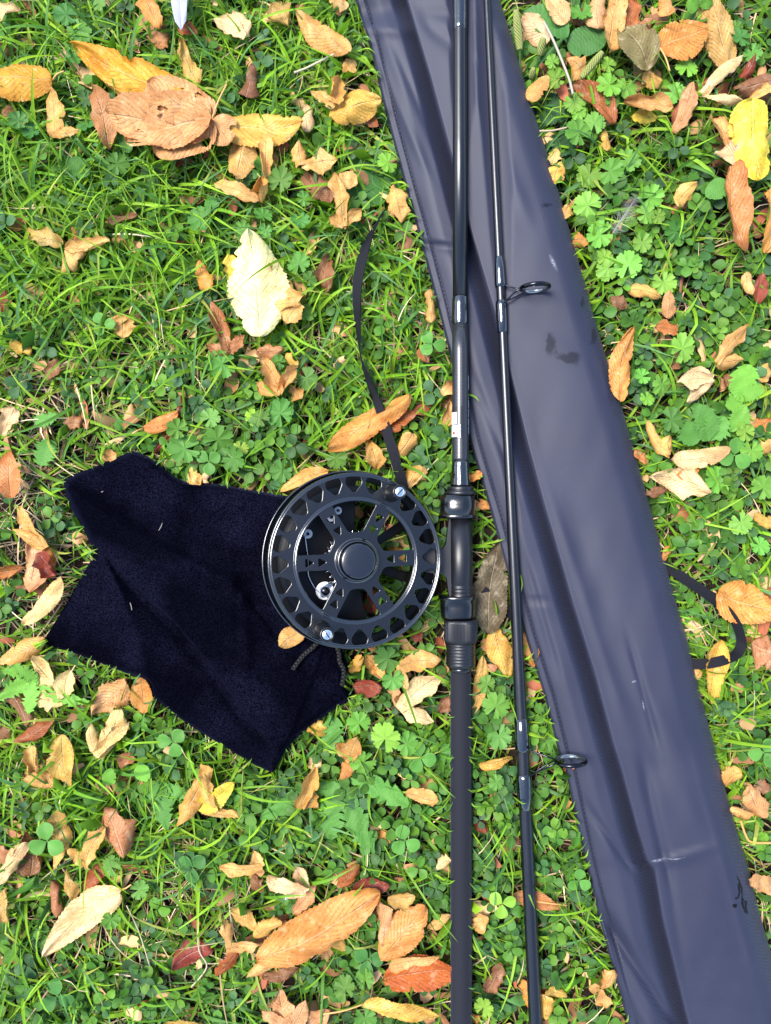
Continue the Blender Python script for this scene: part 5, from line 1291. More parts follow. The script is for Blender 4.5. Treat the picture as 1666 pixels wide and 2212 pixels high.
# ------------------------------------------------------------------ cranesbill plants, each a rosette of round lobed leaves
def crane_leaf(r, rg, nlobe=7):
    nt, nr_ = 92, 5; th = np.linspace(-np.pi + 0.28, np.pi - 0.28, nt); V = [(0, 0, 0)]; uv = [(0.5, 0)]
    ph = (th + np.pi) / (2 * np.pi) * nlobe
    f = np.abs(ph % 1.0 - 0.5) * 2                                     # 1 in the cleft, 0 on the lobe's middle
    out = 1.0 - 0.26 * np.clip((f - 0.62) / 0.38, 0, 1) ** 1.6 - 0.07 * np.abs(np.sin(ph * np.pi * 3)) ** 0.6 * 0 - 0.10 * (np.abs((ph * 3) % 1 - 0.5) * 2) ** 3
    out = out * (0.93 + 0.07 * np.cos(th)) * (1 + 0.05 * np.sin(th * 2 + rg.uniform(0, 6)))
    cup = rg.uniform(-0.10, 0.22); w1, w2_ = rg.uniform(0, 6), rg.uniform(0, 6)
    for k in range(1, nr_ + 1):
        fr = k / nr_
        for i in range(nt):
            rad = r * fr * (1 + (out[i] - 1) * fr ** 2.5); z = r * (cup * fr * fr + 0.05 * math.cos(ph[i] * 2 * math.pi) * fr + 0.05 * math.sin(th[i] * 2 + w1) * fr + 0.03 * math.sin(th[i] * 3 + w2_) * fr * fr)
            V.append((rad * math.sin(th[i]), rad * math.cos(th[i]), z)); uv.append((ph[i] + 0.0, fr))
    Fc = [(0, 1 + i, 2 + i) for i in range(nt - 1)]
    for k in range(nr_ - 1):
        for i in range(nt - 1): a = 1 + k * nt + i; Fc.append((a, a + nt, a + nt + 1, a + 1))
    return np.array(V), [tuple(reversed(f)) if False else f for f in Fc], uv
GR = dict(mid=(0.090, 0.235, 0.040), bright=(0.150, 0.345, 0.045), deep=(0.055, 0.160, 0.034), lime=(0.22, 0.40, 0.045), dark=(0.022, 0.065, 0.020))
PLANTV = []
M['stem'] = plain('green_stem', (0.10, 0.19, 0.04), 0.5)
def place_child(name, V, Fc, uv, root, colr, loc, yaw, tilt, mat='green_leaf'):
    me = mesh_from(name, V, Fc, uv); o = bpy.data.objects.new(name, me); COL.objects.link(o); me.materials.append(M[mat])
    o.parent = root; o.location = Vector(loc) - root.location; o.rotation_euler = (tilt[0], tilt[1], yaw); o.color = (*colr, 1); return o
def stem_child(root, a, b, r=0.0006, name='stem', mat='stem', sag=0.004):
    m_ = (Vector(a) + Vector(b)) / 2 - Vector((0, 0, sag)); pts = [Vector(p) - root.location for p in (a, m_, b)]
    g = tube([Vector(p) for p in smooth_path([p[:] for p in pts], 4)], r, 6); me = mesh_from(name, g[0], g[1]); o = bpy.data.objects.new(name, me); COL.objects.link(o); me.materials.append(M[mat]); o.parent = root; return o
def safe_z(p, z, rad=0.0):
    zz = z
    for dx in (-rad, 0, rad):
        for dy in (-rad, 0, rad):
            q = P(*p, z); zz = min(zz, float(look(cap_gear, np.array([q.x + dx]), np.array([q.y + dy]))[0]) - 0.003)
    return max(zz, 0.006)
def cranesbill(label, tone, leaves):
    pts = [TXY(c, r, x, y) for c, r, x, y, d in leaves]; cx = sum(p[0] for p in pts) / len(pts); cy = sum(p[1] for p in pts) / len(pts)
    root = empty('cranesbill_plant', P(cx, cy, 0.001)); tag(root, label, 'plant', 'cranesbill plants in the lawn')
    rg = np.random.default_rng(int(cx * 31 + cy * 17))
    for (c, r, x, y, d), p in zip(leaves, pts):
        rad = d / 6.0 * K * 0.97 * 1.08 * rg.uniform(0.85, 1.1); z = safe_z(p, 0.0235 + rg.uniform(-0.003, 0.005), rad * 0.6); q = P(*p, z)
        V, Fc, uv = crane_leaf(rad, rg); colr = np.array(GR[tone]) * rg.uniform(0.66, 1.15) * np.array([rg.uniform(0.85, 1.35), 1, rg.uniform(0.8, 1.2)])
        base = math.atan2(cy - p[1], p[0] - cx) if len(leaves) > 1 else rg.uniform(0, 6)
        yaw = base - math.pi / 2 + rg.normal(0, 0.5)
        o = place_child('leaf', V, Fc, uv, root, colr, q, yaw, (rg.normal(0, 0.2), rg.normal(0, 0.2)))
        stem_child(root, q - Vector((0, 0, 0.0006)), root.location + Vector((0, 0, 0.003)), 0.0006)
        ca, sa = math.cos(yaw), math.sin(yaw); PLANTV.append((np.stack([V[:, 0] * ca - V[:, 1] * sa + q.x, V[:, 0] * sa + V[:, 1] * ca + q.y, np.full(len(V), z)], -1), z))
CB = [
 ('cranesbill with pale rounded leaves near the top left corner', 'mid', [(0,0,510,200,160),(0,0,480,350,110),(0,0,430,90,150),(0,0,640,20,110)]),
 ('dull cranesbill between the left amber leaf and dusky-pink leaf', 'deep', [(0,0,550,640,120),(0,0,560,790,140),(0,0,120,780,140),(0,0,210,850,130)]),
 ('single silvery cranesbill leaf below the big torn leaf', 'mid', [(0,0,755,1060,160)]),
 ('cranesbill pair just above the cream leaf', 'mid', [(0,0,1300,1420,150),(0,0,1570,1490,130),(0,0,1370,1330,110)]),
 ('cranesbill leaf under the upright tan leaf', 'deep', [(0,0,1580,1160,115)]),
 ('bright cranesbill leaf touching the bag\'s left hem', 'bright', [(1,0,850,1050,125)]),
 ('group of cranesbill leaves left of the three-fingered leaf', 'mid', [(1,0,150,1170,150),(1,0,280,1430,140),(1,0,40,1400,115),(1,0,55,1490,85),(1,0,300,1285,110)]),
 ('cranesbill at the bag\'s upper right edge among plantain spikes', 'bright', [(2,0,100,340,155),(2,0,270,510,140),(2,0,390,660,130),(2,0,420,725,110),(2,0,250,400,110)]),
 ('lone cranesbill leaf at the top edge right of the bag', 'bright', [(2,0,440,85,145)]),
 ('cranesbill leaf under the boxy orange leaf', 'bright', [(2,0,1120,440,160)]),
 ('cranesbill near the top right corner beside the ochre leaf', 'mid', [(2,0,1470,240,155),(2,0,1545,340,120),(2,0,1440,180,110)]),
 ('cranesbill in the middle of the upper right', 'bright', [(2,0,610,420,125),(2,0,730,560,150),(2,0,620,550,165),(2,0,640,640,120),(2,0,1030,600,130)]),
 ('large cranesbill right of the bag below the plantain', 'bright', [(2,0,420,860,180),(2,0,520,800,135),(2,0,380,1060,185),(2,0,490,1130,160),(2,0,620,1110,190),(2,0,730,1040,165)]),
 ('cranesbill around the grey downy feather', 'bright', [(2,0,480,1330,190),(2,0,560,1520,195),(2,0,880,1280,175),(2,0,850,1390,150),(2,0,930,1400,115),(2,0,830,1570,140)]),
 ('cranesbill leaf right of the grey downy feather', 'mid', [(2,0,1050,1500,140)]),
 ('cranesbill by the dusky pink finger leaf', 'mid', [(0,1,1440,700,195)]),
 ('big cranesbill above the pouch', 'mid', [(0,1,1200,1250,195),(0,1,1410,1190,205),(0,1,1150,1120,145),(0,1,1360,1050,135),(0,1,1510,1310,165)]),
 ('lime-green young cranesbill above the pouch', 'lime', [(0,1,1560,1240,120),(0,1,1640,1050,130)]),
 ('cranesbill right of the cream leaf', 'mid', [(1,1,270,50,145),(1,1,340,150,115),(1,1,310,365,145)]),
 ('cranesbill beside the forked leaf heap', 'mid', [(1,1,320,790,165),(1,1,140,690,120)]),
 ('cranesbill left of the ribbed orange-brown leaf', 'mid', [(1,1,150,1020,185),(1,1,20,1050,130),(1,1,160,1390,175),(1,1,510,1310,150)]),
 ('small cranesbill leaf beside the carbon sleeve', 'lime', [(1,1,1220,1110,125)]),
 ('bright cranesbill by the bag\'s edge level with the upper guide', 'bright', [(2,1,740,60,195),(2,1,970,170,160),(2,1,610,80,140),(2,1,590,10,120)]),
 ('cranesbill right of the tall orange-tan leaf', 'bright', [(2,1,1090,600,175),(2,1,830,780,125),(2,1,960,830,155),(2,1,860,920,110)]),
 ('cranesbill leaf above the pale leaf pile', 'mid', [(2,1,1020,1060,175)]),
 ('bright cranesbill at the right edge below the lobed green leaf', 'lime', [(2,1,1500,1140,125),(2,1,1540,1260,155)]),
 ('cranesbill below the large pale tan leaf at right', 'bright', [(2,1,1320,1450,175),(2,1,1620,1500,160),(2,2,1470,70,140),(2,2,1590,215,135)]),
 ('cranesbill under the reel\'s lower rim', 'mid', [(1,2,850,950,175),(1,2,880,1080,145),(1,2,1080,930,155)]),
 ('large cranesbill below the pouch\'s right tip', 'bright', [(1,2,660,1370,155),(1,2,830,1470,215),(1,2,970,1500,175),(1,2,690,1620,165)]),
 ('cranesbill leaf touching the grip\'s left side', 'mid', [(1,2,1190,1560,165)]),
 ('cranesbill between grip and slim rod section', 'mid', [(1,2,1550,1260,170),(1,2,1490,1120,120),(1,2,1570,1450,155),(1,3,1550,90,115)]),
 ('cranesbill leaf between slim rod section and the lower guide', 'mid', [(2,2,215,1480,160)]),
 ('cranesbill by the cupped tan leaf at lower left', 'mid', [(0,3,720,640,145),(0,3,900,790,125),(0,3,720,980,110)]),
 ('cranesbill near the bottom left of the vivid orange-red leaf', 'mid', [(1,3,700,1370,125),(1,3,570,1430,135),(1,3,850,1460,145),(1,3,700,1620,140)]),
 ('yellowish cranesbill between the rods near the bottom', 'lime', [(1,3,1470,1550,130)]),
]
for lab, tone, lst in CB: cranesbill(lab, tone, lst)

# single large clovers that stand out of the carpet
def big_clover(label, tone, c, r, x, y, d, z=23, yaw=0.0):
    p = TXY(c, r, x, y); zz = safe_z(p, z / 1000, 0.004); q = P(*p, zz); root = empty('clover_sprig', Vector((q.x, q.y, 0.001))); tag(root, label, 'clover', 'large three-leaf clovers in the lawn')
    rg = np.random.default_rng(int(x * 3 + y * 5 + c)); S = d / 6.0 * K * 1.02
    V0 = LFV.copy(); V0[:, 1] += 0.05; V0 *= S; V0 = V0
    fv, ff, fu = leaflet(8, 6); fv = fv.copy(); fv[:, 1] += 0.05; fv *= S; fv[:, 0] *= 1.08
    for j in range(3):
        colr = np.array(GR[tone]) * rg.uniform(0.85, 1.15)
        place_child('leaflet', fv, [tuple(f) for f in ff], fu, root, colr, q, yaw + j * 2.094 + rg.normal(0, 0.08), (rg.normal(0.05, 0.1), rg.normal(0, 0.1)))
    stem_child(root, q, root.location + Vector((0.003, 0.002, 0.002)), 0.0005)
    a = np.linspace(0, 6.28, 24)[None, :]; rr_ = np.linspace(0.1, 1, 6)[:, None] * S; PLANTV.append((np.stack([(q.x + rr_ * np.cos(a)).ravel(), (q.y + rr_ * np.sin(a)).ravel(), np.full(144, zz)], -1), zz))
for a in [
 ('large clover lying over the upright tan leaf at lower left', 'mid', 0, 3, 305, 475, 220, 30, 0.0),
 ('bright clover just left of the bag\'s hem beside the carbon sleeve', 'mid', 1, 1, 1135, 570, 170, 26, 2.6),
 ('clover sprig in short grass left of the cream leaf\'s foot', 'mid', 0, 1, 670, 440, 150, 24, 0.6),
 ('clover sprig above the pouch, left of the lime cranesbill', 'mid', 0, 1, 1355, 1330, 165, 22, 1.0),
 ('clover sprig against the pouch\'s left edge', 'deep', 0, 2, 470, 130, 140, 20, 0.3),
 ('big clover between foam grip and pouch', 'mid', 1, 2, 1060, 1590, 190, 24, 0.4),
 ('yellow-green clover right of the foam grip', 'lime', 1, 3, 1590, 880, 170, 24, 0.9),
 ('dark-centred clover below the pouch\'s lower edge', 'mid', 0, 2, 1120, 1490, 190, 22, 1.4),
 ('clover with wide round leaflets left of the foam grip', 'mid', 1, 3, 960, 470, 190, 24, 0.2),
 ('clover at the right edge above the rusty leaf', 'mid', 2, 1, 1430, 1290, 210, 24, 2.0),
 ('clover in the lower left corner below the pale stalked leaf', 'deep', 0, 3, 370, 1480, 210, 23, 0.1),
 ('clover under the pale stalked leaf\'s right end', 'deep', 0, 3, 1250, 640, 190, 23, 1.1),
 ('clover between the coppery leaf and the largest ribbed leaf', 'deep', 1, 3, 720, 1240, 190, 22, 0.7),
 ('clover beside the white scuff on the bag\'s right, lower group', 'mid', 2, 3, 1460, 150, 160, 24, 0.5),
 ('bright clover at the right edge below the golden leaf', 'mid', 2, 2, 1620, 1560, 190, 24, 1.7),
 ('clover near the bottom right of the slim rod section', 'mid', 2, 3, 420, 730, 150, 23, 0.0),
]: big_clover(*a)

# broad-leaved plants: plantain, toothed weeds, lobed ragwort-like leaves
def green_plant(name, label, cat, leaves, tone, kind='broad', z=18, stalks=True, serr=0.03, group=None):
    """leaves = [(c, r, bx, by, tx, ty, width)]"""
    c, r, bx, by = leaves[0][:4]; b0 = TXY(c, r, bx, by); root = empty(name, P(*b0, 0.001)); tag(root, label, cat, group)
    for i, (c, r, bx, by, tx, ty, w) in enumerate(leaves):
        rg = np.random.default_rng(int(bx * 11 + by * 3 + tx + 50)); a = TXY(c, r, bx, by); b = TXY(c, r, tx, ty)
        za = safe_z(a, z / 1000); zb = safe_z(b, z / 1000 + 0.004); A = P(*a, za); B = P(*b, zb); L = (B - A).length
        V, Fc, uv = blade(L, w / 3.0 * K * 1.02, kind, rg, 49, 13, rg.uniform(-0.3, 0.5), rg.uniform(-0.5, 0.3), rg.uniform(-0.2, 0.2), 0.06, 0.014, serr, 0.0004, rg.uniform(-0.08, 0.08), 0, 0, 6 if serr > 0.12 else 18, 2)
        V = xf(V, A, B, rg.uniform(-0.1, 0.1))
        cp = look(cap_gear, V[:, 0], V[:, 1]); V[:, 2] = np.maximum(np.minimum(V[:, 2], cp - 0.001), 0.003)
        uv2 = uv.copy(); uv2[:, 0] = uv[:, 1] * 7 - np.abs(uv[:, 0] - 0.5) * 2.4 + 0.5
        me = mesh_from('leaf', V - np.array(root.location[:]), Fc, uv2); o = bpy.data.objects.new('leaf', me); COL.objects.link(o); me.materials.append(M['green_leaf']); o.parent = root
        o.color = (*(np.array(GR[tone]) * rg.uniform(0.85, 1.15)), 1); PLANTV.append((V, za))
    return root
green_plant('plantain', 'dark broad plantain leaves beside the bag\'s upper right edge', 'plant', [(2,0,60,80,350,240,180),(2,0,350,320,600,195,200)], 'deep', 'round', 19, group='plantains in the lawn')
green_plant('plantain', 'dark plantain leaves half under the bag\'s upper right edge', 'plant', [(2,0,110,700,380,720,210),(2,0,180,900,400,970,170)], 'dark', 'round', 13, group='plantains in the lawn')
green_plant('plantain', 'big dark plantain leaf half under the bag\'s left hem', 'plant', [(1,0,580,1300,930,1090,270)], 'deep', 'round', 15, group='plantains in the lawn')
green_plant('plantain', 'small ovate plantain leaf right of the long rust-tan rolled leaf', 'plant', [(2,0,1240,1270,1395,1190,130)], 'mid', 'round', 23, group='plantains in the lawn')
green_plant('plantain', 'dark crinkled leaf under the pouch\'s top edge', 'plant', [(0,1,1070,1370,1260,1450,110)], 'deep', 'round', 15, serr=0.06, group='plantains in the lawn')
green_plant('toothed_weed', 'pale green toothed weed at the left edge below the pouch\'s tip', 'weed', [(0,2,250,1080,10,1030,90),(0,2,250,1090,-20,1220,100),(0,2,240,1080,90,985,80),(0,2,200,1090,180,1310,100),(0,2,250,1130,580,1230,80)], 'bright', 'elm', 24, serr=0.28)
green_plant('toothed_weed', 'flat rosette of toothed leaves below the pouch\'s bottom tip', 'weed', [(1,3,500,80,480,480,150),(1,3,560,100,760,560,140),(1,3,600,60,1000,250,130),(1,3,470,90,20,330,130),(1,2,470,1600,480,1270,110)], 'mid', 'elm', 17, serr=0.25)
green_plant('toothed_weed', 'toothed leaves beside the tan forked leaf at lower left', 'weed', [(0,3,1050,120,1090,400,110),(0,3,1060,110,940,190,100),(0,3,1060,110,1230,190,90)], 'mid', 'elm', 20, serr=0.25)
green_plant('toothed_weed', 'pale toothed leaf above the pouch\'s left corner', 'weed', [(0,1,330,1190,260,1360,150),(0,1,220,1070,380,1030,90)], 'mid', 'elm', 18, serr=0.22)
green_plant('ragwort', 'pale lobed green leaf at the right edge', 'weed', [(2,1,1400,1140,1500,960,110),(2,1,1480,950,1520,700,190),(2,1,1480,920,1620,860,110),(2,1,1480,940,1370,970,110),(2,1,1490,870,1400,870,90)], 'bright', 'round', 26, serr=0.16)
green_plant('ragwort', 'crinkled green leaf left of the pale lobed one', 'weed', [(2,1,1260,1200,1190,960,170),(2,1,1260,1190,1370,1040,150),(2,1,1160,1230,1120,1070,150)], 'mid', 'round', 24, serr=0.14)
green_plant('young_weed', 'fresh green weed leaf near the big torn leaf', 'weed', [(0,0,580,1130,430,1050,130),(0,0,840,990,790,860,90)], 'mid', 'round', 20)
green_plant('young_weed', 'green ovate leaf near the ochre leaf at lower left', 'weed', [(0,3,710,110,720,0,85),(0,3,880,60,960,-10,110)], 'bright', 'round', 24)
green_plant('young_weed', 'fresh leafy sprig near the top right corner', 'weed', [(2,0,1180,70,1130,-10,110),(2,0,1240,60,1260,-20,90)], 'bright', 'elm', 26, serr=0.1)

# plantain flower spikes
def spike(label, c, r, bx, by, tx, ty, w, z=28):
    a = TXY(c, r, bx, by); b = TXY(c, r, tx, ty); A = P(*a, z / 1000 - 0.004); B = P(*b, z / 1000 + 0.003); root = empty('plantain_spike', A); tag(root, label, 'plant', 'plantain flower spikes')
    d = (B - A); L = d.length; R_ = w / 6.0 * K; geo = []; rg = np.random.default_rng(int(bx + by)); ax = d.normalized(); e1 = ax.cross(Vector((0, 0, 1))).normalized(); e2 = ax.cross(e1)
    n = int(L / 0.00085) + 3
    for i in range(n):
        t = i / (n - 1); rr_ = R_ * math.sin(math.pi * (0.12 + 0.8 * t)) ** 0.5
        for k in range(7):
            th = k * 0.898 + i * 2.4; c_ = ax * (L * t) + (e1 * math.cos(th) + e2 * math.sin(th)) * rr_ * 0.75; s_ = R_ * 0.42
            geo.append(([c_ + Vector((s_, 0, 0)), c_ - Vector((s_, 0, 0)), c_ + Vector((0, s_, 0)), c_ - Vector((0, s_, 0)), c_ + Vector((0, 0, s_)), c_ - Vector((0, 0, s_))], [(0, 2, 4), (2, 1, 4), (1, 3, 4), (3, 0, 4), (2, 0, 5), (1, 2, 5), (3, 1, 5), (0, 3, 5)]))
    V, Fc, uv = join(*geo); me = mesh_from('flower_head', V, Fc); o = bpy.data.objects.new('flower_head', me); COL.objects.link(o); me.materials.append(plain('plantain_seeds', (0.20, 0.22, 0.05), 0.6)); o.parent = root
    stem_child(root, A, A + Vector((rg.uniform(-0.01, 0.01), -0.015, -0.018)), 0.0009)
spike('plantain flower spike at the bag\'s upper right corner', 2, 0, 38, 315, 12, 70, 48)
spike('short plantain flower spike between two cranesbill leaves', 2, 0, 170, 350, 190, 250, 46)
spike('slanting plantain flower spike right of the pale dry stem', 2, 0, 440, 500, 570, 340, 48)
spike('tiny plantain flower bud at the bag\'s upper right edge', 2, 0, 115, 500, 125, 445, 40, 25)

# dry stems and feathers
def stick(name, label, cat, pts, r, colr, z=27):
    w = [P(*TXY(*p), (z + i * 0.5) / 1000) for i, p in enumerate(pts)]; g = tube([Vector(p) for p in smooth_path([q[:] for q in w], 5)], r, 8)
    o0 = w[0]; me = mesh_from(name, [v - o0 for v in g[0]], g[1]); o = bpy.data.objects.new(name, me); COL.objects.link(o); o.location = o0; me.materials.append(plain(name + '_mat', colr, 0.6, bump=(600, 0.4, 0.0005))); tag(o, label, cat); return o
stick('dry_stem', 'pale dry stem slanting beside the bag\'s upper right edge', 'stem', [(2,0,192,138),(2,0,250,250),(2,0,310,390),(2,0,360,520),(2,0,382,610)], 0.0009, (0.30, 0.25, 0.19), 31)
stick('dry_stem', 'thin pale stem end pointing at the bag below the plantain', 'stem', [(2,0,165,848),(2,0,250,845),(2,0,345,825)], 0.0007, (0.34, 0.25, 0.16), 24)
stick('dry_stem', 'pale branching root in grass left of the bag\'s top', 'stem', [(1,0,240,470),(1,0,320,440),(1,0,400,400),(1,0,500,350)], 0.0008, (0.36, 0.32, 0.20), 27)
stick('dry_stem', 'thin orange stem at the right edge near the bottom', 'stem', [(2,3,1470,340),(2,3,1500,430),(2,3,1540,480),(2,3,1670,485)], 0.0008, (0.55, 0.24, 0.06), 24)
stick('dry_stem', 'straw-coloured stem near the bottom left', 'stem', [(0,3,820,890),(0,3,900,1060),(0,3,970,1280)], 0.0005, (0.34, 0.27, 0.15), 24)
stick('dry_stem', 'bleached bent stem in the dry patch near the bottom', 'stem', [(0,3,1280,1010),(0,3,1290,1180),(0,3,1340,1290),(0,3,1240,1420)], 0.0006, (0.38, 0.30, 0.19), 16)
def feather(label, c, r, bx, by, tx, ty, w, colr, z=30, downy=0.4):
    a = TXY(c, r, bx, by); b = TXY(c, r, tx, ty); A = P(*a, z / 1000); B = P(*b, z / 1000 + 0.002); L = (B - A).length; W = w / 6.0 * K; rg = np.random.default_rng(int(bx)); root = empty('feather', A); tag(root, label, 'feather')
    d = (B - A).normalized(); sd = d.cross(Vector((0, 0, 1))).normalized(); mat = plain('feather_vane', colr, 0.7)
    g = tube([Vector((0, 0, 0)), d * (L * 0.5), d * L], [0.0006, 0.0005, 0.0002], 6); me = mesh_from('shaft', g[0], g[1]); o = bpy.data.objects.new('shaft', me); COL.objects.link(o); me.materials.append(mat); o.parent = root
    for s in (-1, 1):
        V = []; Fc = []; n = 110
        for i in range(n):
            t = i / n; p0 = d * (L * t) + Vector((0, 0, 0.0002)); loose = t < downy
            ln = W * (0.55 + 0.45 * math.sin(math.pi * min(1, t * 1.1 + 0.1))) * (1.25 if loose else 1) * (rg.uniform(0.5, 1.2) if loose else rg.uniform(0.98, 1.02)); an = math.radians(32 if not loose else rg.uniform(5, 100))
            dr = sd * (s * math.sin(an)) + d * math.cos(an); z1 = rg.uniform(-0.001, 0.003) if loose else 0.0008 * math.sin(t * 9); tip_ = p0 + dr * ln + Vector((0, 0, z1)); mid_ = p0 + dr * (ln * 0.5) + Vector((0, 0, 0.0009 + (z1 * 0.4))); hw = d * (L / n * (0.95 if not loose else 0.16)); k = len(V)
            V += [p0 - hw, p0 + hw, mid_ + hw, mid_ - hw, tip_ + hw * 0.6, tip_ - hw * 0.6]; Fc += [(k, k + 1, k + 2, k + 3), (k + 3, k + 2, k + 4, k + 5)]
        me = mesh_from('vane', V, Fc); o = bpy.data.objects.new('vane', me); COL.objects.link(o); me.materials.append(mat); o.parent = root
    LEAFV.append((np.array([A.lerp(B, t)[:] for t in np.linspace(0, 1, 40)]), z / 1000))
feather('white feather standing in from the top edge', 0, 0, 1175, 195, 1150, -170, 190, (0.27, 0.27, 0.33), 33, 0.0)
feather('grey downy feather tuft right of the bag among cranesbill', 2, 0, 640, 1510, 790, 1280, 110, (0.22, 0.195, 0.19), 28, 1.0)
feather('tiny white down feather above the largest ribbed leaf', 1, 3, 185, 850, 200, 800, 40, (0.75, 0.75, 0.78), 26, 0.9)

# crumbled leaf litter deep in the sward
def litter(n):
    x = rng.uniform(-120, 1790, n); y = rng.uniform(-120, 2330, n); X0, Y0 = world_xy(x, y, 0.008)
    g = look(cap_gear, X0, Y0); k = g > 0.5; X0, Y0 = X0[k], Y0[k]; n = len(X0)
    lf = np.stack(np.meshgrid(np.linspace(-1, 1, 4), np.linspace(-1, 1, 5), indexing='xy'), -1).reshape(-1, 2); fc = np.array(grid_faces(5, 4)); nv = len(lf)
    lw = rng.uniform(0.002, 0.006, (n, 1)); ll = rng.uniform(0.004, 0.013, (n, 1)); cu = rng.uniform(-0.9, 0.9, (n, 1))
    lx = lf[None, :, 0] * lw * np.sqrt(np.clip(1.15 - lf[None, :, 1] ** 2, 0.05, 1)) * rng.uniform(0.7, 1.2, (n, nv)); ly = lf[None, :, 1] * ll; lz = cu * lf[None, :, 0] ** 2 * lw + rng.uniform(-0.5, 0.5, (n, 1)) * lf[None, :, 1] ** 2 * ll * 0.6 + rng.normal(0, 0.0004, (n, nv))
    Rm = rotmat(rng.uniform(0, 6.28, n), rng.normal(0, 0.35, n), rng.normal(0, 0.35, n)); W = np.einsum('nij,nvj->nvi', Rm, np.stack([lx, ly, lz], -1)); W += np.stack([X0, Y0, rng.uniform(0.006, 0.015, n)], -1)[:, None, :]
    cp = np.minimum(look(cap_gear, W[..., 0], W[..., 1]), look(cap_leaf, W[..., 0], W[..., 1])); W[..., 2] = np.maximum(np.minimum(W[..., 2], cp), 0.002)
    col_ = palette(n, [((0.40, 0.22, 0.09), 3), ((0.26, 0.115, 0.05), 3), ((0.52, 0.33, 0.15), 2), ((0.30, 0.09, 0.04), 1)])
    me = mesh_from('leaf_litter', W.reshape(-1, 3), (fc[None] + (np.arange(n) * nv)[:, None, None]).reshape(-1, 4), cols=np.repeat(col_, nv, 0)); o = bpy.data.objects.new('leaf_litter', me); COL.objects.link(o); me.materials.append(M['straw']); tag(o, 'small crumbled brown leaf bits sunk among the grass', 'leaf litter', kind='stuff')
litter(900)
# longer blades over everything else, so that plants, leaves and grass interleave
for V, z in PLANTV: stamp(cap_leaf, V, 0.0008, 1)
x, y = scatter(5000, 0.22, GRASS); n = len(x)
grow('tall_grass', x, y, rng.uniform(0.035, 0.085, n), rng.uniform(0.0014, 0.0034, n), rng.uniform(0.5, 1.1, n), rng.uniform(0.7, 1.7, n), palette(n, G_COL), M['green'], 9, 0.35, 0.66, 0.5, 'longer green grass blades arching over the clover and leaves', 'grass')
x, y = scatter(2600, 0.30, STRAW); n = len(x)
grow('straw', x, y, rng.uniform(0.02, 0.06, n), rng.uniform(0.0006, 0.0014, n), rng.uniform(0.1, 0.7, n), rng.uniform(0.2, 0.9, n), palette(n, [((0.50, 0.36, 0.19), 3), ((0.36, 0.24, 0.12), 2), ((0.60, 0.48, 0.30), 1)]), M['straw'], 6, 0.15, 0.9, 0.6, 'loose pale dry stalks among the living grass', 'dry grass', z0=0.006)
# single blades that lie across the gear
geo = []; cl = []
for (x0, y0, x1, y1, z1, w) in [(925, 1659, 984, 1724, 33, 5), (875, 1876, 990, 2036, 32, 5), (948, 1778, 980, 1795, 31, 4), (1105, 1718, 1138, 1736, 30, 4), (1126, 1890, 1156, 1964, 27, 5), (1008, 850, 1036, 867, 35, 5), (1124, 1236, 1126, 1278, 33, 3), (918, 494, 884, 542, 24, 6), (900, 1640, 960, 1690, 30, 4), (1096, 1500, 1118, 1560, 31, 4)]:
    a = P(x0, y0, 0.016); b = P(x1, y1, z1 / 1000); m_ = a.lerp(b, 0.55) + Vector((0, 0, 0.006)); pts_ = [Vector(p) for p in smooth_path([a[:], m_[:], b[:]], 5)]; V = []
    for i, p in enumerate(pts_):
        t = (pts_[min(i + 1, len(pts_) - 1)] - pts_[max(i - 1, 0)]).normalized(); sd = t.cross(Vector((0, 0, 1))).normalized(); hw = PX(w) / 2 * max(0.05, 1 - (i / (len(pts_) - 1)) ** 2)
        V += [p - sd * hw, p - Vector((0, 0, hw * 0.35)), p + sd * hw]
    geo.append((V, grid_faces(len(pts_), 3))); cl += [(0.13, 0.25, 0.02)] * len(V)
OV = []
for y in rng.uniform(0, 2212, 60):
    if abs(BL(y) - 997) < 40 or abs(BL(y) - 1110) < 30: continue
    OV.append((BL(y) - rng.uniform(12, 40), y + rng.uniform(-25, 25), BL(y) + rng.uniform(2, 12), y + rng.uniform(-14, 14), 22))
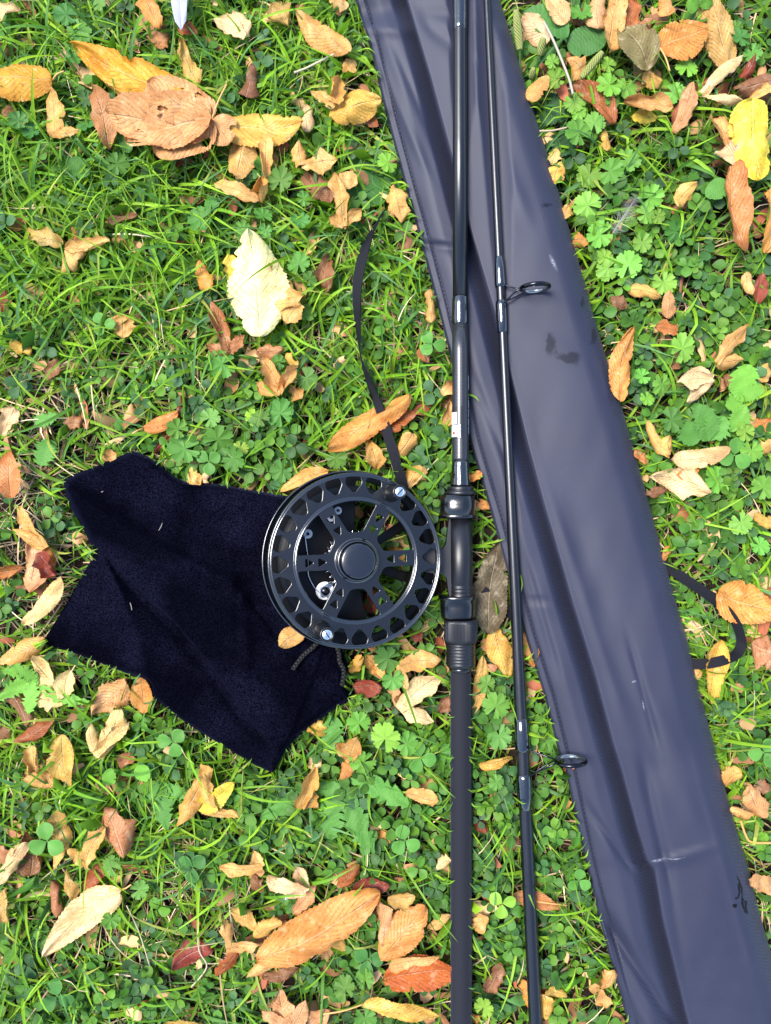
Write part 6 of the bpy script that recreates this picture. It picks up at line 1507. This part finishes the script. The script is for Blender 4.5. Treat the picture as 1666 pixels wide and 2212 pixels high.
for y in rng.uniform(0, 2000, 34): OV.append((BR(y) + rng.uniform(14, 40), y + rng.uniform(-25, 25), BR(y) - rng.uniform(0, 9), y + rng.uniform(-14, 14), 21))
for y in rng.uniform(1460, 2212, 26):
    for sgn in (-1, 1): OV.append((997 + sgn * rng.uniform(36, 60), y + rng.uniform(-30, 30), 997 + sgn * rng.uniform(13, 22), y + rng.uniform(-14, 14), 30)) if rng.uniform() < 0.5 else None
for i in rng.integers(0, len(OUTs), 70):
    a = np.array(OUTs[i]); b = np.array(OUTs[(i + 1) % len(OUTs)]); t_ = (b - a) / (np.hypot(*(b - a)) + 1e-6); nrm_ = np.array([-t_[1], t_[0]]); nrm_ = nrm_ if not inside(np.array([a[0] + nrm_[0] * 6]), np.array([a[1] + nrm_[1] * 6]), OUTs)[0] else -nrm_
    if np.hypot(a[0] - 775, a[1] - 1212) < 215: continue
    p = a + nrm_ * rng.uniform(14, 40) + t_ * rng.uniform(-25, 25); q = a - nrm_ * rng.uniform(2, 10); OV.append((p[0], p[1], q[0], q[1], 21))
for x0, y0, x1, y1, z1 in OV:
    a = P(x0, y0, 0.012); b = P(x1, y1, z1 / 1000); m_ = a.lerp(b, 0.6) + Vector((0, 0, 0.006)); pts_ = [Vector(p) for p in smooth_path([a[:], m_[:], b[:]], 4)]; V = []; w = rng.uniform(3, 7)
    for i, p in enumerate(pts_):
        t = (pts_[min(i + 1, len(pts_) - 1)] - pts_[max(i - 1, 0)]).normalized(); sd = t.cross(Vector((0, 0, 1))).normalized(); hw = PX(w) / 2 * max(0.05, 1 - (i / (len(pts_) - 1)) ** 2)
        V += [p - sd * hw, p - Vector((0, 0, hw * 0.35)), p + sd * hw]
    geo.append((V, grid_faces(len(pts_), 3))); cl += [tuple(palette(1, G_COL)[0])] * len(V)
V, Fc, _ = join(*geo); me = mesh_from('overhanging_grass', V, Fc, cols=np.array(cl)); o = bpy.data.objects.new('overhanging_grass', me); COL.objects.link(o); me.materials.append(M['green']); tag(o, 'green grass blades lying over the edges of the rods, bag and pouch', 'grass', kind='stuff')
for o in bpy.data.objects:
    if '_w' in o: del o['_w']
